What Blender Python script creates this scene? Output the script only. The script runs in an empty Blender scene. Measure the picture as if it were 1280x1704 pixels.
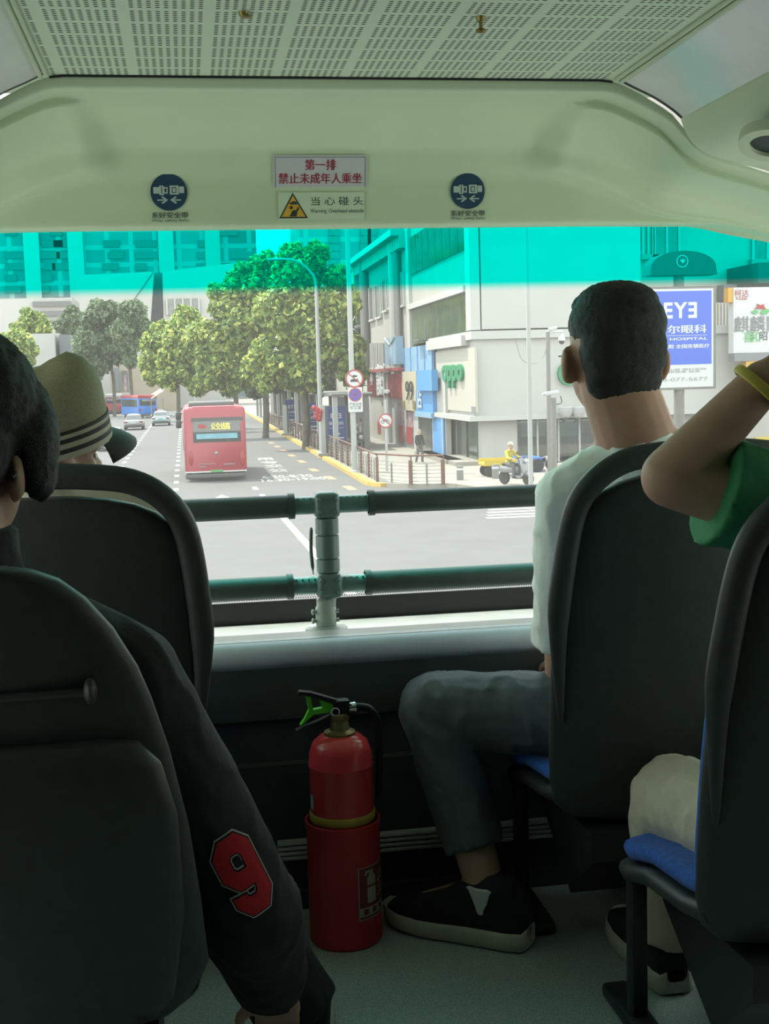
import bpy, bmesh, math, random
from mathutils import Vector, Matrix, noise
random.seed(7)
R_ = math.radians
S = bpy.context.scene
COL = S.collection
# ------------------------------------------------------------------ camera
H = 4.0                       # eye height over the street; upper deck floor is 1.0 m lower
FPX = 2063.0
A_, P_, ROLL = 8.919, 6.184, -1.66
MROT = Matrix.Rotation(R_(-A_), 3, 'Z') @ Matrix.Rotation(R_(90 - P_), 3, 'X') @ Matrix.Rotation(R_(ROLL), 3, 'Z')
cam = bpy.data.cameras.new('camera')
cam.sensor_fit = 'VERTICAL'; cam.sensor_height = 36.0; cam.lens = 36.0 * FPX / 1704.0
cam.clip_start = 0.05; cam.clip_end = 2000
camo = bpy.data.objects.new('camera', cam); COL.objects.link(camo)
camo.location = (0, 0, H); camo.rotation_euler = MROT.to_euler()
S.camera = camo
S.view_settings.view_transform = 'Standard'; S.view_settings.look = 'None'
S.view_settings.gamma = 1.0; S.view_settings.use_curve_mapping = False
S.view_settings.exposure = 1.55
S.cycles.use_denoising = True
S.cycles.max_bounces = 10; S.cycles.diffuse_bounces = 5; S.cycles.transparent_max_bounces = 16
S.cycles.glossy_bounces = 3; S.cycles.transmission_bounces = 4
S.cycles.sample_clamp_indirect = 6.0
S.cycles.caustics_reflective = False; S.cycles.caustics_refractive = False
# ------------------------------------------------------------------ sky and sun
W = bpy.data.worlds.new('sky'); S.world = W; W.use_nodes = True
wn = W.node_tree; wn.nodes.clear()
wo = wn.nodes.new('ShaderNodeOutputWorld'); wb = wn.nodes.new('ShaderNodeBackground')
wt = wn.nodes.new('ShaderNodeTexCoord'); ws = wn.nodes.new('ShaderNodeSeparateXYZ'); wr = wn.nodes.new('ShaderNodeValToRGB')
wn.links.new(wt.outputs['Generated'], ws.inputs[0]); wn.links.new(ws.outputs['Z'], wr.inputs[0])
wr.color_ramp.elements[0].position = 0.0; wr.color_ramp.elements[0].color = (0.98, 0.98, 0.94, 1)
wr.color_ramp.elements[1].position = 0.7; wr.color_ramp.elements[1].color = (0.74, 0.83, 0.88, 1)
wn.links.new(wr.outputs[0], wb.inputs[0]); wb.inputs[1].default_value = 1.3
wn.links.new(wb.outputs[0], wo.inputs[0])
sun = bpy.data.lights.new('sun', 'SUN'); sun.energy = 2.4; sun.angle = R_(0.6); sun.color = (1.0, 0.95, 0.86)
suno = bpy.data.objects.new('sun', sun); COL.objects.link(suno)
SUND = Vector((-1.25, 1.0, 3.3)).normalized()
suno.rotation_euler = SUND.to_track_quat('Z', 'Y').to_euler(); suno.location = (-10, 10, 40)

# ------------------------------------------------------------------ helpers
def ray(px, py):
    v = MROT @ Vector(((px - 640) / FPX, -(py - 852) / FPX, -1.0)); return v / v.y
def at(px, py, Y):
    v = ray(px, py) * Y; return Vector((v.x, Y, v.z + H))
def atX(px, py, X):
    v = ray(px, py); v = v * (X / v.x); return Vector((v.x, v.y, v.z + H))
def g(px, py, z=0.0):
    v = ray(px, py); v = v * ((z - H) / v.z); return Vector((v.x, v.y, z))

def mat(name, col, rough=0.6, metal=0.0, var=0.08, scale=30.0, bump=0.0, bscale=80.0, spec=0.4, emit=None, estr=0.0, trans=0.0, sheen=0.0):
    m = bpy.data.materials.new(name); m.use_nodes = True
    nt = m.node_tree; b = nt.nodes['Principled BSDF']
    b.inputs['Roughness'].default_value = rough; b.inputs['Metallic'].default_value = metal
    b.inputs['Specular IOR Level'].default_value = spec
    tc = nt.nodes.new('ShaderNodeTexCoord')
    if var > 0:
        n = nt.nodes.new('ShaderNodeTexNoise'); n.inputs['Scale'].default_value = scale; n.inputs['Detail'].default_value = 4
        nt.links.new(tc.outputs['Object'], n.inputs['Vector'])
        r = nt.nodes.new('ShaderNodeValToRGB')
        r.color_ramp.elements[0].position = 0.3; r.color_ramp.elements[1].position = 0.7
        r.color_ramp.elements[0].color = tuple(c * (1 - var) for c in col) + (1,)
        r.color_ramp.elements[1].color = tuple(min(1, c * (1 + var)) for c in col) + (1,)
        nt.links.new(n.outputs['Fac'], r.inputs[0]); nt.links.new(r.outputs[0], b.inputs['Base Color'])
    else:
        b.inputs['Base Color'].default_value = tuple(col) + (1,)
    if bump > 0:
        n2 = nt.nodes.new('ShaderNodeTexNoise'); n2.inputs['Scale'].default_value = bscale; n2.inputs['Detail'].default_value = 5
        nt.links.new(tc.outputs['Object'], n2.inputs['Vector'])
        bp = nt.nodes.new('ShaderNodeBump'); bp.inputs['Strength'].default_value = bump; bp.inputs['Distance'].default_value = 0.01
        nt.links.new(n2.outputs['Fac'], bp.inputs['Height']); nt.links.new(bp.outputs[0], b.inputs['Normal'])
    if emit:
        b.inputs['Emission Color'].default_value = tuple(emit) + (1,); b.inputs['Emission Strength'].default_value = estr
    if trans: b.inputs['Transmission Weight'].default_value = trans
    if sheen: b.inputs['Sheen Weight'].default_value = sheen
    return m

def omat(name, col, *a, **k):
    """outdoor colour, dimmed evenly to balance the bright street with the darker cabin"""
    return mat(name, tuple(c * OUT for c in col), *a, **k)
OUT = 0.56  # scales all street colours down in place of lower exposure outside
def glass_mat(name, col, rough=0.05, mix=0.25):
    """a pane: tinted see-through with a mirror-like skin"""
    m = bpy.data.materials.new(name); m.use_nodes = True; nt = m.node_tree; nt.nodes.clear()
    o = nt.nodes.new('ShaderNodeOutputMaterial'); t = nt.nodes.new('ShaderNodeBsdfTransparent'); gl = nt.nodes.new('ShaderNodeBsdfGlossy')
    t.inputs[0].default_value = tuple(col) + (1,); gl.inputs['Roughness'].default_value = rough
    mx = nt.nodes.new('ShaderNodeMixShader'); mx.inputs[0].default_value = mix
    nt.links.new(t.outputs[0], mx.inputs[1]); nt.links.new(gl.outputs[0], mx.inputs[2]); nt.links.new(mx.outputs[0], o.inputs[0])
    return m

def spline(pts, n=6):
    P = [Vector(p) for p in pts]; out = []
    for i in range(len(P) - 1):
        p0 = P[max(i - 1, 0)]; p1 = P[i]; p2 = P[i + 1]; p3 = P[min(i + 2, len(P) - 1)]
        for k in range(n):
            t = k / n
            out.append(0.5 * ((2 * p1) + (p2 - p0) * t + (2 * p0 - 5 * p1 + 4 * p2 - p3) * t * t + (3 * p1 - p0 - 3 * p2 + p3) * t ** 3))
    out.append(P[-1]); return out

class MB:
    def __init__(s): s.bm = bmesh.new()
    def box(s, c, d, rot=None, bev=0.0, seg=2):
        m = Matrix.Translation(Vector(c)) @ ((rot.to_4x4()) if rot else Matrix.Identity(4)) @ Matrix.Diagonal((d[0], d[1], d[2], 1))
        r = bmesh.ops.create_cube(s.bm, size=1.0, matrix=m)
        if bev > 0:
            es = set()
            for v in r['verts']: es.update(v.link_edges)
            bmesh.ops.bevel(s.bm, geom=list(es), offset=bev, segments=seg, affect='EDGES', profile=0.5)
        return s
    def bx(s, lo, hi, bev=0.0):
        lo = Vector(lo); hi = Vector(hi)
        return s.box((lo + hi) / 2, [abs(a) for a in (hi - lo)], None, bev)
    def rings(s, rs, cap0=True, cap1=True, closed=False):
        vs = [[s.bm.verts.new(p) for p in r] for r in rs]; n = len(vs[0]); m = len(vs)
        for i in range(m if closed else m - 1):
            a = vs[i]; b = vs[(i + 1) % m]
            for k in range(n):
                try: s.bm.faces.new((a[k], a[(k + 1) % n], b[(k + 1) % n], b[k]))
                except ValueError: pass
        if not closed:
            if cap0: s.bm.faces.new(list(reversed(vs[0])))
            if cap1: s.bm.faces.new(vs[-1])
        return s
    def tube(s, pts, r, n=12, closed=False, flat=1.0, up=None):
        pts = [Vector(p) for p in pts]; rs = []
        N = len(pts)
        ref = Vector(up) if up else None
        prev = None
        for i, p in enumerate(pts):
            if closed: t = pts[(i + 1) % N] - pts[i - 1]
            else: t = pts[min(i + 1, N - 1)] - pts[max(i - 1, 0)]
            if t.length < 1e-9: t = Vector((0, 0, 1))
            t.normalize()
            if ref is not None: a = ref - t * ref.dot(t)
            elif prev is None:
                a = Vector((0, 0, 1)) if abs(t.z) < 0.9 else Vector((1, 0, 0)); a = a - t * a.dot(t)
            else: a = prev - t * prev.dot(t)
            if a.length < 1e-6: a = t.orthogonal()
            a.normalize(); prev = a; b = t.cross(a)
            rr = r[i] if isinstance(r, (list, tuple)) else r
            rs.append([p + a * (math.cos(2 * math.pi * k / n) * rr * flat) + b * (math.sin(2 * math.pi * k / n) * rr) for k in range(n)])
        return s.rings(rs, closed=closed)
    def cyl(s, p0, p1, r0, r1=None, n=16):
        return s.tube([p0, p1], [r0, r0 if r1 is None else r1], n)
    def lathe(s, prof, c=(0, 0, 0), n=28, rot=None, sx=1.0, sy=1.0):
        rs = []
        for (r, z) in prof:
            ring = []
            for k in range(n):
                a = 2 * math.pi * k / n; p = Vector((math.cos(a) * max(r, 1e-4) * sx, math.sin(a) * max(r, 1e-4) * sy, z))
                if rot: p = rot @ p
                ring.append(p + Vector(c))
            rs.append(ring)
        return s.rings(rs)
    def ell(s, c, r, rot=None, seg=20, ringn=12):
        m = Matrix.Translation(Vector(c)) @ (rot.to_4x4() if rot else Matrix.Identity(4)) @ Matrix.Diagonal((r[0], r[1], r[2], 1))
        bmesh.ops.create_uvsphere(s.bm, u_segments=seg, v_segments=ringn, radius=1.0, matrix=m); return s
    def cap(s, p0, p1, r0, r1, n=18, e0=True, e1=True):
        """tapered limb with round or flat ends"""
        p0 = Vector(p0); p1 = Vector(p1); d = (p1 - p0); L = d.length; d = d / L
        pts = []; rr = []
        if e0:
            for k in range(5):
                a = math.pi / 2 * k / 5; pts.append(p0 - d * r0 * math.cos(a)); rr.append(max(1e-4, r0 * math.sin(a)))
        pts += [p0, p0.lerp(p1, .33), p0.lerp(p1, .66), p1]; rr += [r0, r0 + (r1 - r0) * .33, r0 + (r1 - r0) * .66, r1]
        if e1:
            for k in range(4, -1, -1):
                a = math.pi / 2 * k / 5; pts.append(p1 + d * r1 * math.cos(a)); rr.append(max(1e-4, r1 * math.sin(a)))
        return s.tube(pts, rr, n)
    def prism(s, poly, depth, M=None):
        """polygon in local XY pushed along local Z"""
        M = M or Matrix.Identity(4)
        a = [M @ Vector((p[0], p[1], 0)) for p in poly]; b = [M @ Vector((p[0], p[1], depth)) for p in poly]
        return s.rings([a, b])
    def grid(s, f, nu, nv):
        vs = [[s.bm.verts.new(f(i / nu, j / nv)) for j in range(nv + 1)] for i in range(nu + 1)]
        for i in range(nu):
            for j in range(nv): s.bm.faces.new((vs[i][j], vs[i + 1][j], vs[i + 1][j + 1], vs[i][j + 1]))
        return s
    def face(s, pts):
        s.bm.faces.new([s.bm.verts.new(p) for p in pts]); return s
    def build(s, name, m, parent=None, smooth=True, ang=40, remesh=0.0, it=4, fixn=True):
        if fixn: bmesh.ops.recalc_face_normals(s.bm, faces=s.bm.faces[:])
        me = bpy.data.meshes.new(name); s.bm.to_mesh(me); s.bm.free()
        if remesh: me = do_remesh(me, remesh, it)
        return link(name, me, m, parent, smooth, ang)

def do_remesh(me, vox, it):
    o = bpy.data.objects.new('tmp', me); COL.objects.link(o)
    r = o.modifiers.new('r', 'REMESH'); r.mode = 'VOXEL'; r.voxel_size = vox
    sm = o.modifiers.new('s', 'SMOOTH'); sm.iterations = it; sm.factor = 0.5
    bpy.context.view_layer.update()
    ev = o.evaluated_get(bpy.context.evaluated_depsgraph_get())
    m2 = bpy.data.meshes.new_from_object(ev); bpy.data.objects.remove(o); return m2

LOCAL = set()
def link(name, me, m, parent=None, smooth=True, ang=40):
    me.materials.clear(); me.materials.append(m)
    if smooth:
        me.polygons.foreach_set('use_smooth', [True] * len(me.polygons)); me.set_sharp_from_angle(angle=R_(ang))
    o = bpy.data.objects.new(name, me); COL.objects.link(o)
    if parent is not None:
        o.parent = parent
        if parent.name in LOCAL: LOCAL.add(o.name)
        else: o.matrix_parent_inverse = worldm(parent).inverted()
    else:                       # a top-level mesh gets its origin at its base
        if me.vertices:
            xs = [v.co.copy() for v in me.vertices]
            lo = Vector([min(v[i] for v in xs) for i in range(3)]); hi = Vector([max(v[i] for v in xs) for i in range(3)])
            c = Vector(((lo.x + hi.x) / 2, (lo.y + hi.y) / 2, lo.z)); me.transform(Matrix.Translation(-c)); o.location = c
    return o
def worldm(o):
    m = Matrix.LocRotScale(o.location, o.rotation_euler, o.scale)
    if o.parent is not None: m = worldm(o.parent) @ o.matrix_parent_inverse @ m
    return m
def tag(o, label=None, cat=None, group=None, kind=None):
    if label: o['label'] = label
    if cat: o['category'] = cat
    if group: o['group'] = group
    if kind: o['kind'] = kind
    return o
def thing(name, label, cat, loc=(0, 0, 0), group=None, rz=0.0, local=False):
    """Empty at the base of a thing; its parts are its children. local: the parts are built in its own frame"""
    o = bpy.data.objects.new(name, None); COL.objects.link(o); o.empty_display_size = 0.1
    o.location = loc; o.rotation_euler = (0, 0, rz)
    if local: LOCAL.add(o.name)
    return tag(o, label, cat, group)
def struct(o):
    o['kind'] = 'structure'; return o
def copy_tree(o, parent=None):
    c = o.copy(); COL.objects.link(c)
    if parent is not None: c.parent = parent
    for ch in list(o.children): copy_tree(ch, c)
    return c
def frame(o, x, y):
    """matrix with local x, y along given directions, z their cross"""
    x = Vector(x).normalized(); y = Vector(y); y = (y - x * y.dot(x)).normalized(); z = x.cross(y)
    M = Matrix((x, y, z)).transposed().to_4x4(); M.translation = Vector(o); return M
def text_mesh(body, size=1.0, sx=1.0, align='CENTER', bold=0.0, extrude=0.0, line=1.0):
    c = bpy.data.curves.new('t', 'FONT'); c.body = body; c.size = size; c.align_x = align; c.align_y = 'CENTER'
    c.offset = bold; c.extrude = extrude; c.space_line = line; c.resolution_u = 3
    o = bpy.data.objects.new('t', c); COL.objects.link(o); bpy.context.view_layer.update()
    me = bpy.data.meshes.new_from_object(o.evaluated_get(bpy.context.evaluated_depsgraph_get()))
    bpy.data.objects.remove(o); bpy.data.curves.remove(c)
    if sx != 1.0: me.transform(Matrix.Diagonal((sx, 1, 1, 1)))
    return me
def text(body, M, size, m, parent, name='lettering', sx=1.0, bold=0.0, extrude=0.0, align='CENTER', mirror=False, fit=None, line=1.0):
    cjk = any(ord(ch) > 0x3000 for ch in body)
    if cjk and bold > 0:          # heavier strokes: the same glyphs laid twice, a hair apart
        m1 = text_mesh(body, size, sx, align, 0.0, extrude, line); m2 = m1.copy(); m3 = m1.copy(); e = bold * size * 1.3
        m1.transform(Matrix.Translation((-e, 0, 0))); m2.transform(Matrix.Translation((e, 0, .004 * size))); m3.transform(Matrix.Translation((0, e * .6, .008 * size))); me = merge_meshes([m1, m2, m3])
    else: me = text_mesh(body, size, sx, align, bold * size, extrude, line)
    if fit and me.vertices:
        w = max(v.co.x for v in me.vertices) - min(v.co.x for v in me.vertices); k = fit / max(w, 1e-6); me.transform(Matrix.Diagonal((k, 1, 1, 1)))
    if mirror: me.transform(Matrix.Diagonal((-1, 1, 1, 1)))
    me.transform(M); return link(name, me, m, parent, False)
def merge_meshes(mes):
    bm = bmesh.new()
    for me in mes: bm.from_mesh(me)
    out = bpy.data.meshes.new('m'); bm.to_mesh(out); bm.free(); return out
def plate(M, w, h, d=0.002, r=0.0):
    """thin board centred on M, its face towards local +z"""
    b = MB(); p = []
    if r > 0:
        for (cx, cy, a0) in ((w/2-r, h/2-r, 0), (-w/2+r, h/2-r, 90), (-w/2+r, -h/2+r, 180), (w/2-r, -h/2+r, 270)):
            for k in range(5): a = R_(a0 + 22.5 * k); p.append((cx + r * math.cos(a), cy + r * math.sin(a)))
    else: p = [(-w/2, -h/2), (w/2, -h/2), (w/2, h/2), (-w/2, h/2)]
    b.prism(p, d, M @ Matrix.Translation((0, 0, -d))); return b
def disc(M, r, d=0.002, n=32, r2=None):
    b = MB(); r2 = r2 or r
    b.prism([(r * math.cos(2*math.pi*k/n), r2 * math.sin(2*math.pi*k/n)) for k in range(n)], d, M @ Matrix.Translation((0, 0, -d))); return b
def ringb(M, r0, r1, d=0.004, n=40):
    b = MB(); rs = []
    for k in range(n):
        a = 2 * math.pi * k / n; c, s_ = math.cos(a), math.sin(a)
        rs.append([M @ Vector((c*r0, s_*r0, 0)), M @ Vector((c*r1, s_*r1, 0)), M @ Vector((c*r1, s_*r1, -d)), M @ Vector((c*r0, s_*r0, -d))])
    b.rings(rs, closed=True); return b
# ------------------------------------------------------------------ interior materials
M_shell = mat('moulded plastic', (0.53, 0.62, 0.44), 0.5, var=0.03, scale=6, spec=0.3)
M_duct = mat('side moulding plastic', (0.56, 0.62, 0.46), 0.5, var=0.03, scale=6)
M_lamp = mat('frosted lamp cover', (0.72, 0.72, 0.72), 0.18, var=0.02, spec=0.7)
M_dark = mat('dark panel plastic', (0.045, 0.055, 0.055), 0.5, var=0.15, scale=25, bump=0.05, bscale=300)
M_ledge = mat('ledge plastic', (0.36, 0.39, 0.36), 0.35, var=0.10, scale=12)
M_lip = mat('ledge edge', (0.56, 0.61, 0.68), 0.4, var=0.05, spec=0.35)  # pale blue sky light on the rounded nose is put into this colour
M_pad = mat('rail padding', (0.042, 0.058, 0.052), 0.5, var=0.1, bump=0.05, bscale=200)
M_clamp = mat('painted clamp', (0.10, 0.16, 0.14), 0.35, var=0.08, spec=0.6)
M_tube = mat('rail tube', (0.12, 0.22, 0.20), 0.3, metal=0.2, var=0.1)
M_base = mat('rail base paint', (0.30, 0.35, 0.30), 0.35, var=0.1)
M_floor = mat('speckled vinyl floor', (0.36, 0.41, 0.38), 0.5, var=0.4, scale=420, spec=0.35)
M_alu = mat('brushed trim', (0.62, 0.62, 0.6), 0.4, metal=0.4, var=0.1)
M_black = mat('black plastic', (0.012, 0.013, 0.013), 0.45, var=0.1)
M_seat = mat('seat shell plastic', (0.036, 0.043, 0.041), 0.5, var=0.12, scale=60, bump=0.06, bscale=500)
M_blue = mat('blue seat fabric', (0.015, 0.10, 0.42), 0.9, var=0.35, scale=110, bump=0.15, bscale=600, sheen=0.1)
M_frame = mat('seat frame paint', (0.02, 0.022, 0.024), 0.45, var=0.1)
M_navy = mat('sticker navy', (0.02, 0.055, 0.10), 0.4, var=0.03)
M_pale = mat('sticker pale print', (0.42, 0.50, 0.46), 0.5, var=0.03)
M_plaq = mat('plaque pale lilac', (0.50, 0.50, 0.52), 0.25, var=0.02)
M_plaq2 = mat('plaque pale green', (0.56, 0.66, 0.50), 0.4, var=0.02)
M_maroon = mat('maroon print', (0.30, 0.035, 0.06), 0.5, var=0.05)
M_ink = mat('dark print', (0.03, 0.05, 0.05), 0.5, var=0.05)
M_amber = mat('amber print', (0.62, 0.36, 0.04), 0.5, var=0.05)
M_extred = mat('gloss red paint', (0.80, 0.065, 0.07), 0.22, var=0.06, scale=20, spec=0.6)
M_holder = mat('red plastic holder', (0.52, 0.035, 0.04), 0.4, var=0.1, scale=20)
M_yellow = mat('yellow band', (0.45, 0.33, 0.06), 0.5, var=0.1)
M_green = mat('lime plastic', (0.12, 0.60, 0.03), 0.4, var=0.05)
M_brass = mat('dull brass', (0.28, 0.22, 0.08), 0.4, metal=0.5, var=0.1)
M_chrome = mat('chrome', (0.75, 0.75, 0.75), 0.15, metal=1.0, var=0.02)
M_rubber = mat('black rubber', (0.01, 0.01, 0.01), 0.55, var=0.1)

# perforated ceiling: rows of small holes in groups
M_perf = bpy.data.materials.new('perforated white panel'); M_perf.use_nodes = True
def perf_nodes():
    nt = M_perf.node_tree; b = nt.nodes['Principled BSDF']; b.inputs['Roughness'].default_value = 0.55
    tc = nt.nodes.new('ShaderNodeTexCoord'); sp = nt.nodes.new('ShaderNodeSeparateXYZ'); nt.links.new(tc.outputs['Object'], sp.inputs[0])
    def mth(op, a, bb=None):
        n = nt.nodes.new('ShaderNodeMath'); n.operation = op
        for i, v in enumerate((a, bb)):
            if v is None: continue
            if isinstance(v, (int, float)): n.inputs[i].default_value = v
            else: nt.links.new(v, n.inputs[i])
        return n.outputs[0]
    X, Y = sp.outputs['X'], sp.outputs['Y']
    fx = mth('SUBTRACT', mth('FRACT', mth('MULTIPLY', X, 1 / 0.0122)), 0.5)
    fy = mth('SUBTRACT', mth('FRACT', mth('MULTIPLY', Y, 1 / 0.0095)), 0.5)
    d2 = mth('ADD', mth('MULTIPLY', fx, fx), mth('MULTIPLY', fy, fy))
    hole = mth('LESS_THAN', d2, 0.088)
    gx = mth('GREATER_THAN', mth('FRACT', mth('MULTIPLY', X, 1 / 0.122)), 0.1)
    gy = mth('GREATER_THAN', mth('FRACT', mth('MULTIPLY', Y, 1 / 0.0665)), 0.142)
    f = mth('MULTIPLY', mth('MULTIPLY', hole, gx), gy)
    mx = nt.nodes.new('ShaderNodeMix'); mx.data_type = 'RGBA'
    mx.inputs[6].default_value = (0.60, 0.68, 0.52, 1); mx.inputs[7].default_value = (0.05, 0.06, 0.05, 1)
    nt.links.new(f, mx.inputs[0]); nt.links.new(mx.outputs[2], b.inputs['Base Color'])
perf_nodes()

# windscreen: clear below, green-blue sun band on top, a sunlit film of dust that also stands in for street haze
M_ws = bpy.data.materials.new('dusty hazy windscreen with sun band'); M_ws.use_nodes = True
DUST_HAZE = 0.055
def ws_nodes():
    nt = M_ws.node_tree; nt.nodes.clear()
    o = nt.nodes.new('ShaderNodeOutputMaterial'); tc = nt.nodes.new('ShaderNodeTexCoord'); sp = nt.nodes.new('ShaderNodeSeparateXYZ')
    nt.links.new(tc.outputs['Object'], sp.inputs[0])
    mr = nt.nodes.new('ShaderNodeMapRange'); mr.interpolation_type = 'SMOOTHSTEP'
    zb = WS_BAND
    mr.inputs['From Min'].default_value = zb - 0.010; mr.inputs['From Max'].default_value = zb + 0.012
    nt.links.new(sp.outputs['Z'], mr.inputs['Value'])
    mx = nt.nodes.new('ShaderNodeMix'); mx.data_type = 'RGBA'
    mx.inputs[6].default_value = (0.94, 0.97, 0.95, 1); mx.inputs[7].default_value = (0.0, 0.88, 0.76, 1)
    nt.links.new(mr.outputs[0], mx.inputs[0])
    t = nt.nodes.new('ShaderNodeBsdfTransparent'); nt.links.new(mx.outputs[2], t.inputs[0])
    m2 = nt.nodes.new('ShaderNodeMix'); m2.data_type = 'RGBA'
    m2.inputs[6].default_value = (0.95, 0.95, 0.88, 1); m2.inputs[7].default_value = (0.0, 0.80, 0.66, 1)
    nt.links.new(mr.outputs[0], m2.inputs[0])
    tr = nt.nodes.new('ShaderNodeBsdfTranslucent'); nt.links.new(m2.outputs[2], tr.inputs[0])
    n = nt.nodes.new('ShaderNodeTexNoise'); n.inputs['Scale'].default_value = 3.0; n.inputs['Detail'].default_value = 3
    nt.links.new(tc.outputs['Object'], n.inputs['Vector'])
    md = nt.nodes.new('ShaderNodeMapRange'); md.inputs['To Min'].default_value = DUST_HAZE * 0.8; md.inputs['To Max'].default_value = DUST_HAZE * 1.2
    nt.links.new(n.outputs['Fac'], md.inputs['Value'])
    ms = nt.nodes.new('ShaderNodeMixShader'); nt.links.new(md.outputs[0], ms.inputs[0])
    nt.links.new(t.outputs[0], ms.inputs[1]); nt.links.new(tr.outputs[0], ms.inputs[2]); nt.links.new(ms.outputs[0], o.inputs[0])
M_side = glass_mat('side glass darkened for rear shade', (0.10, 0.12, 0.11), 0.05, 0.1)  # unseen rear panes, tinted dark to cut light from behind
M_clear = glass_mat('clear side glass', (0.88, 0.93, 0.90), 0.05, 0.06)  # unseen front panes, made tall and clear to let in fill light

# ------------------------------------------------------------------ bus shell
ZF = H - 1.0; XL, XR, XC = -0.95, 1.55, 0.2965
YB = -2.4                                   # rear of the modelled deck
YW = 2.6                                    # windscreen
WSZ0, WSZ1 = H - 0.56, H + 0.36
struct(MB().bx((XL, YB, ZF - 0.06), (XR, 2.62, ZF)).build('floor', M_floor, smooth=False))
# front wall: panel, rounded ledge lip and ledge
b = MB(); prof = [(2.66, ZF - 0.02), (2.275, ZF - 0.02), (2.275, H - 0.72), (2.285, H - 0.715), (2.285, H - 0.64), (2.27, H - 0.63), (2.262, H - 0.53), (2.268, H - 0.505), (2.66, H - 0.545)]
b.rings([[Vector((x, y, z)) for (y, z) in prof] for x in (XL, XR)])
wf = struct(b.build('wall_front', M_dark, ang=30))
b = MB(); prof = [(2.30, H - 0.535), (2.262, H - 0.53), (2.254, H - 0.515), (2.254, H - 0.50), (2.260, H - 0.489), (2.272, H - 0.483), (2.30, H - 0.482)]
b.rings([[Vector((x, y, z)) for (y, z) in prof] for x in (XL, XR)])
tag(b.build('ledge_edge', M_lip, wf, ang=60), 'rounded ledge edge, blue sky highlight in its colour')
b = MB(); prof = [(2.66, H - 0.55), (2.28, H - 0.53), (2.28, H - 0.482), (2.36, H - 0.484), (2.375, H - 0.493), (2.66, H - 0.515)]
b.rings([[Vector((x, y, z)) for (y, z) in prof] for x in (XL, XR)])
tag(b.build('ledge', M_ledge, wf, ang=30), 'pale ledge under the windscreen')
# kick strip along the foot of the panel
b = MB(); za = H - 0.905; x0, x1 = at(462, 1410, 2.27).x, at(998, 1370, 2.27).x
for k in range(4): b.box(((x0 + x1) / 2, 2.268, za + 0.0065 + k * 0.0095), (x1 - x0, 0.012, 0.0075), None, 0.002)
b.bx((x0, 2.27, za), (x1, 2.277, za + 0.04))
struct(b.build('trim_1', M_alu))
struct(MB().bx((XL, 2.262, ZF), (XR, 2.277, ZF + 0.035)).build('baseboard_front', M_dark, smooth=False))
# windscreen with its dark printed border
WS_BAND = 0.184 - (WSZ0 - H)
ws_nodes()
ws_o = struct(MB().grid(lambda u, v: Vector((XL + (XR - XL) * u, YW, WSZ0 + (WSZ1 - WSZ0) * v)), 2, 2).build('window_1', M_ws))
b = MB(); b.bx((XL, 2.588, H - 0.56), (XR, 2.597, H - 0.462))
r = 0.0016
for row in range(3):
    rr = r * (1 - row * 0.22)
    for k in range(220):
        x = -0.1 + k * 0.0052 + (row % 2) * 0.0026; c = Vector((x, 2.596, H - 0.459 + row * 0.0042))
        b.face([c + Vector((rr * math.cos(a), 0, rr * math.sin(a))) for a in (0, 1.257, 2.513, 3.77, 5.03)])
struct(b.build('trim_2', M_black, smooth=False))
# side walls with windows, rear wall
for (nm, X, s) in (('left', XL, -1), ('right', XR, 1)):
    b = MB()
    b.bx((X, YB, ZF), (X + s * 0.06, .9, H - 0.45)); b.bx((X, YB, H + 0.22), (X + s * 0.06, .9, H + 0.60))
    b.bx((X, .9, ZF), (X + s * 0.06, 2.66, H - 0.62)); b.bx((X, .9, H + 0.30), (X + s * 0.06, 2.66, H + 0.60))
    for y in (YB + 0.05, -0.9, 0.8, 2.45): b.bx((X, y - 0.05, H - 0.45), (X + s * 0.06, y + 0.10, H + 0.22))
    b.bx((X, 2.45, H - 0.62), (X + s * 0.06, 2.66, H + 0.30))
    struct(b.build('wall_' + nm, M_dark, smooth=False))
    struct(MB().bx((X + s * 0.02, 0.9, H - 0.62), (X + s * 0.026, 2.5, H + 0.30)).build('window_2' if s < 0 else 'window_3', M_clear, smooth=False))
    struct(MB().bx((X + s * 0.02, YB, H - 0.45), (X + s * 0.026, 0.8, H + 0.22)).build('window_4' if s < 0 else 'window_5', M_side, smooth=False))
struct(MB().bx((XL, YB - 0.06, ZF), (XR, YB, H + 0.6)).build('wall_back', M_dark, smooth=False))
# roof above everything
struct(MB().bx((XL - .06, YB - .06, H + 0.60), (XR + .06, 2.70, H + 0.66)).build('ceiling_2', M_shell, smooth=False))
# perforated centre panel
cx0, cx1 = -0.207, 0.80
ceil_o = struct(MB().bx((cx0, YB, H + 0.531), (cx1, 2.255, H + 0.545)).build('ceiling', M_perf, smooth=False))
for nm, px, py in (('a', 800, 28), ('b', 405, 20)):
    p = at(px, py, 1); k = 0.531 / (p.z - H); c = Vector((p.x * k, k, H + 0.531))
    t = thing('ceiling_screw', 'small brown screw with a hanging tab on the perforated ceiling, right of the middle' if nm == 'a' else 'small brown screw on the perforated ceiling, left of the middle', 'screw', c)
    b = MB(); b.lathe([(0.0005, -0.007), (0.006, -0.006), (0.008, 0.0)], c, 14); b.build('head', M_brass, t)
    b = MB()
    if nm == 'a': b.cyl(c + Vector((0, 0, -.005)), c + Vector((0, 0, -.018)), .003, n=8); b.ell(c + Vector((0, 0, -.02)), (.008, .006, .004))
    else: b.ell(c + Vector((0.004, 0, -.006)), (.009, .007, .003))
    b.build('tab', M_brass, t)
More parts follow.
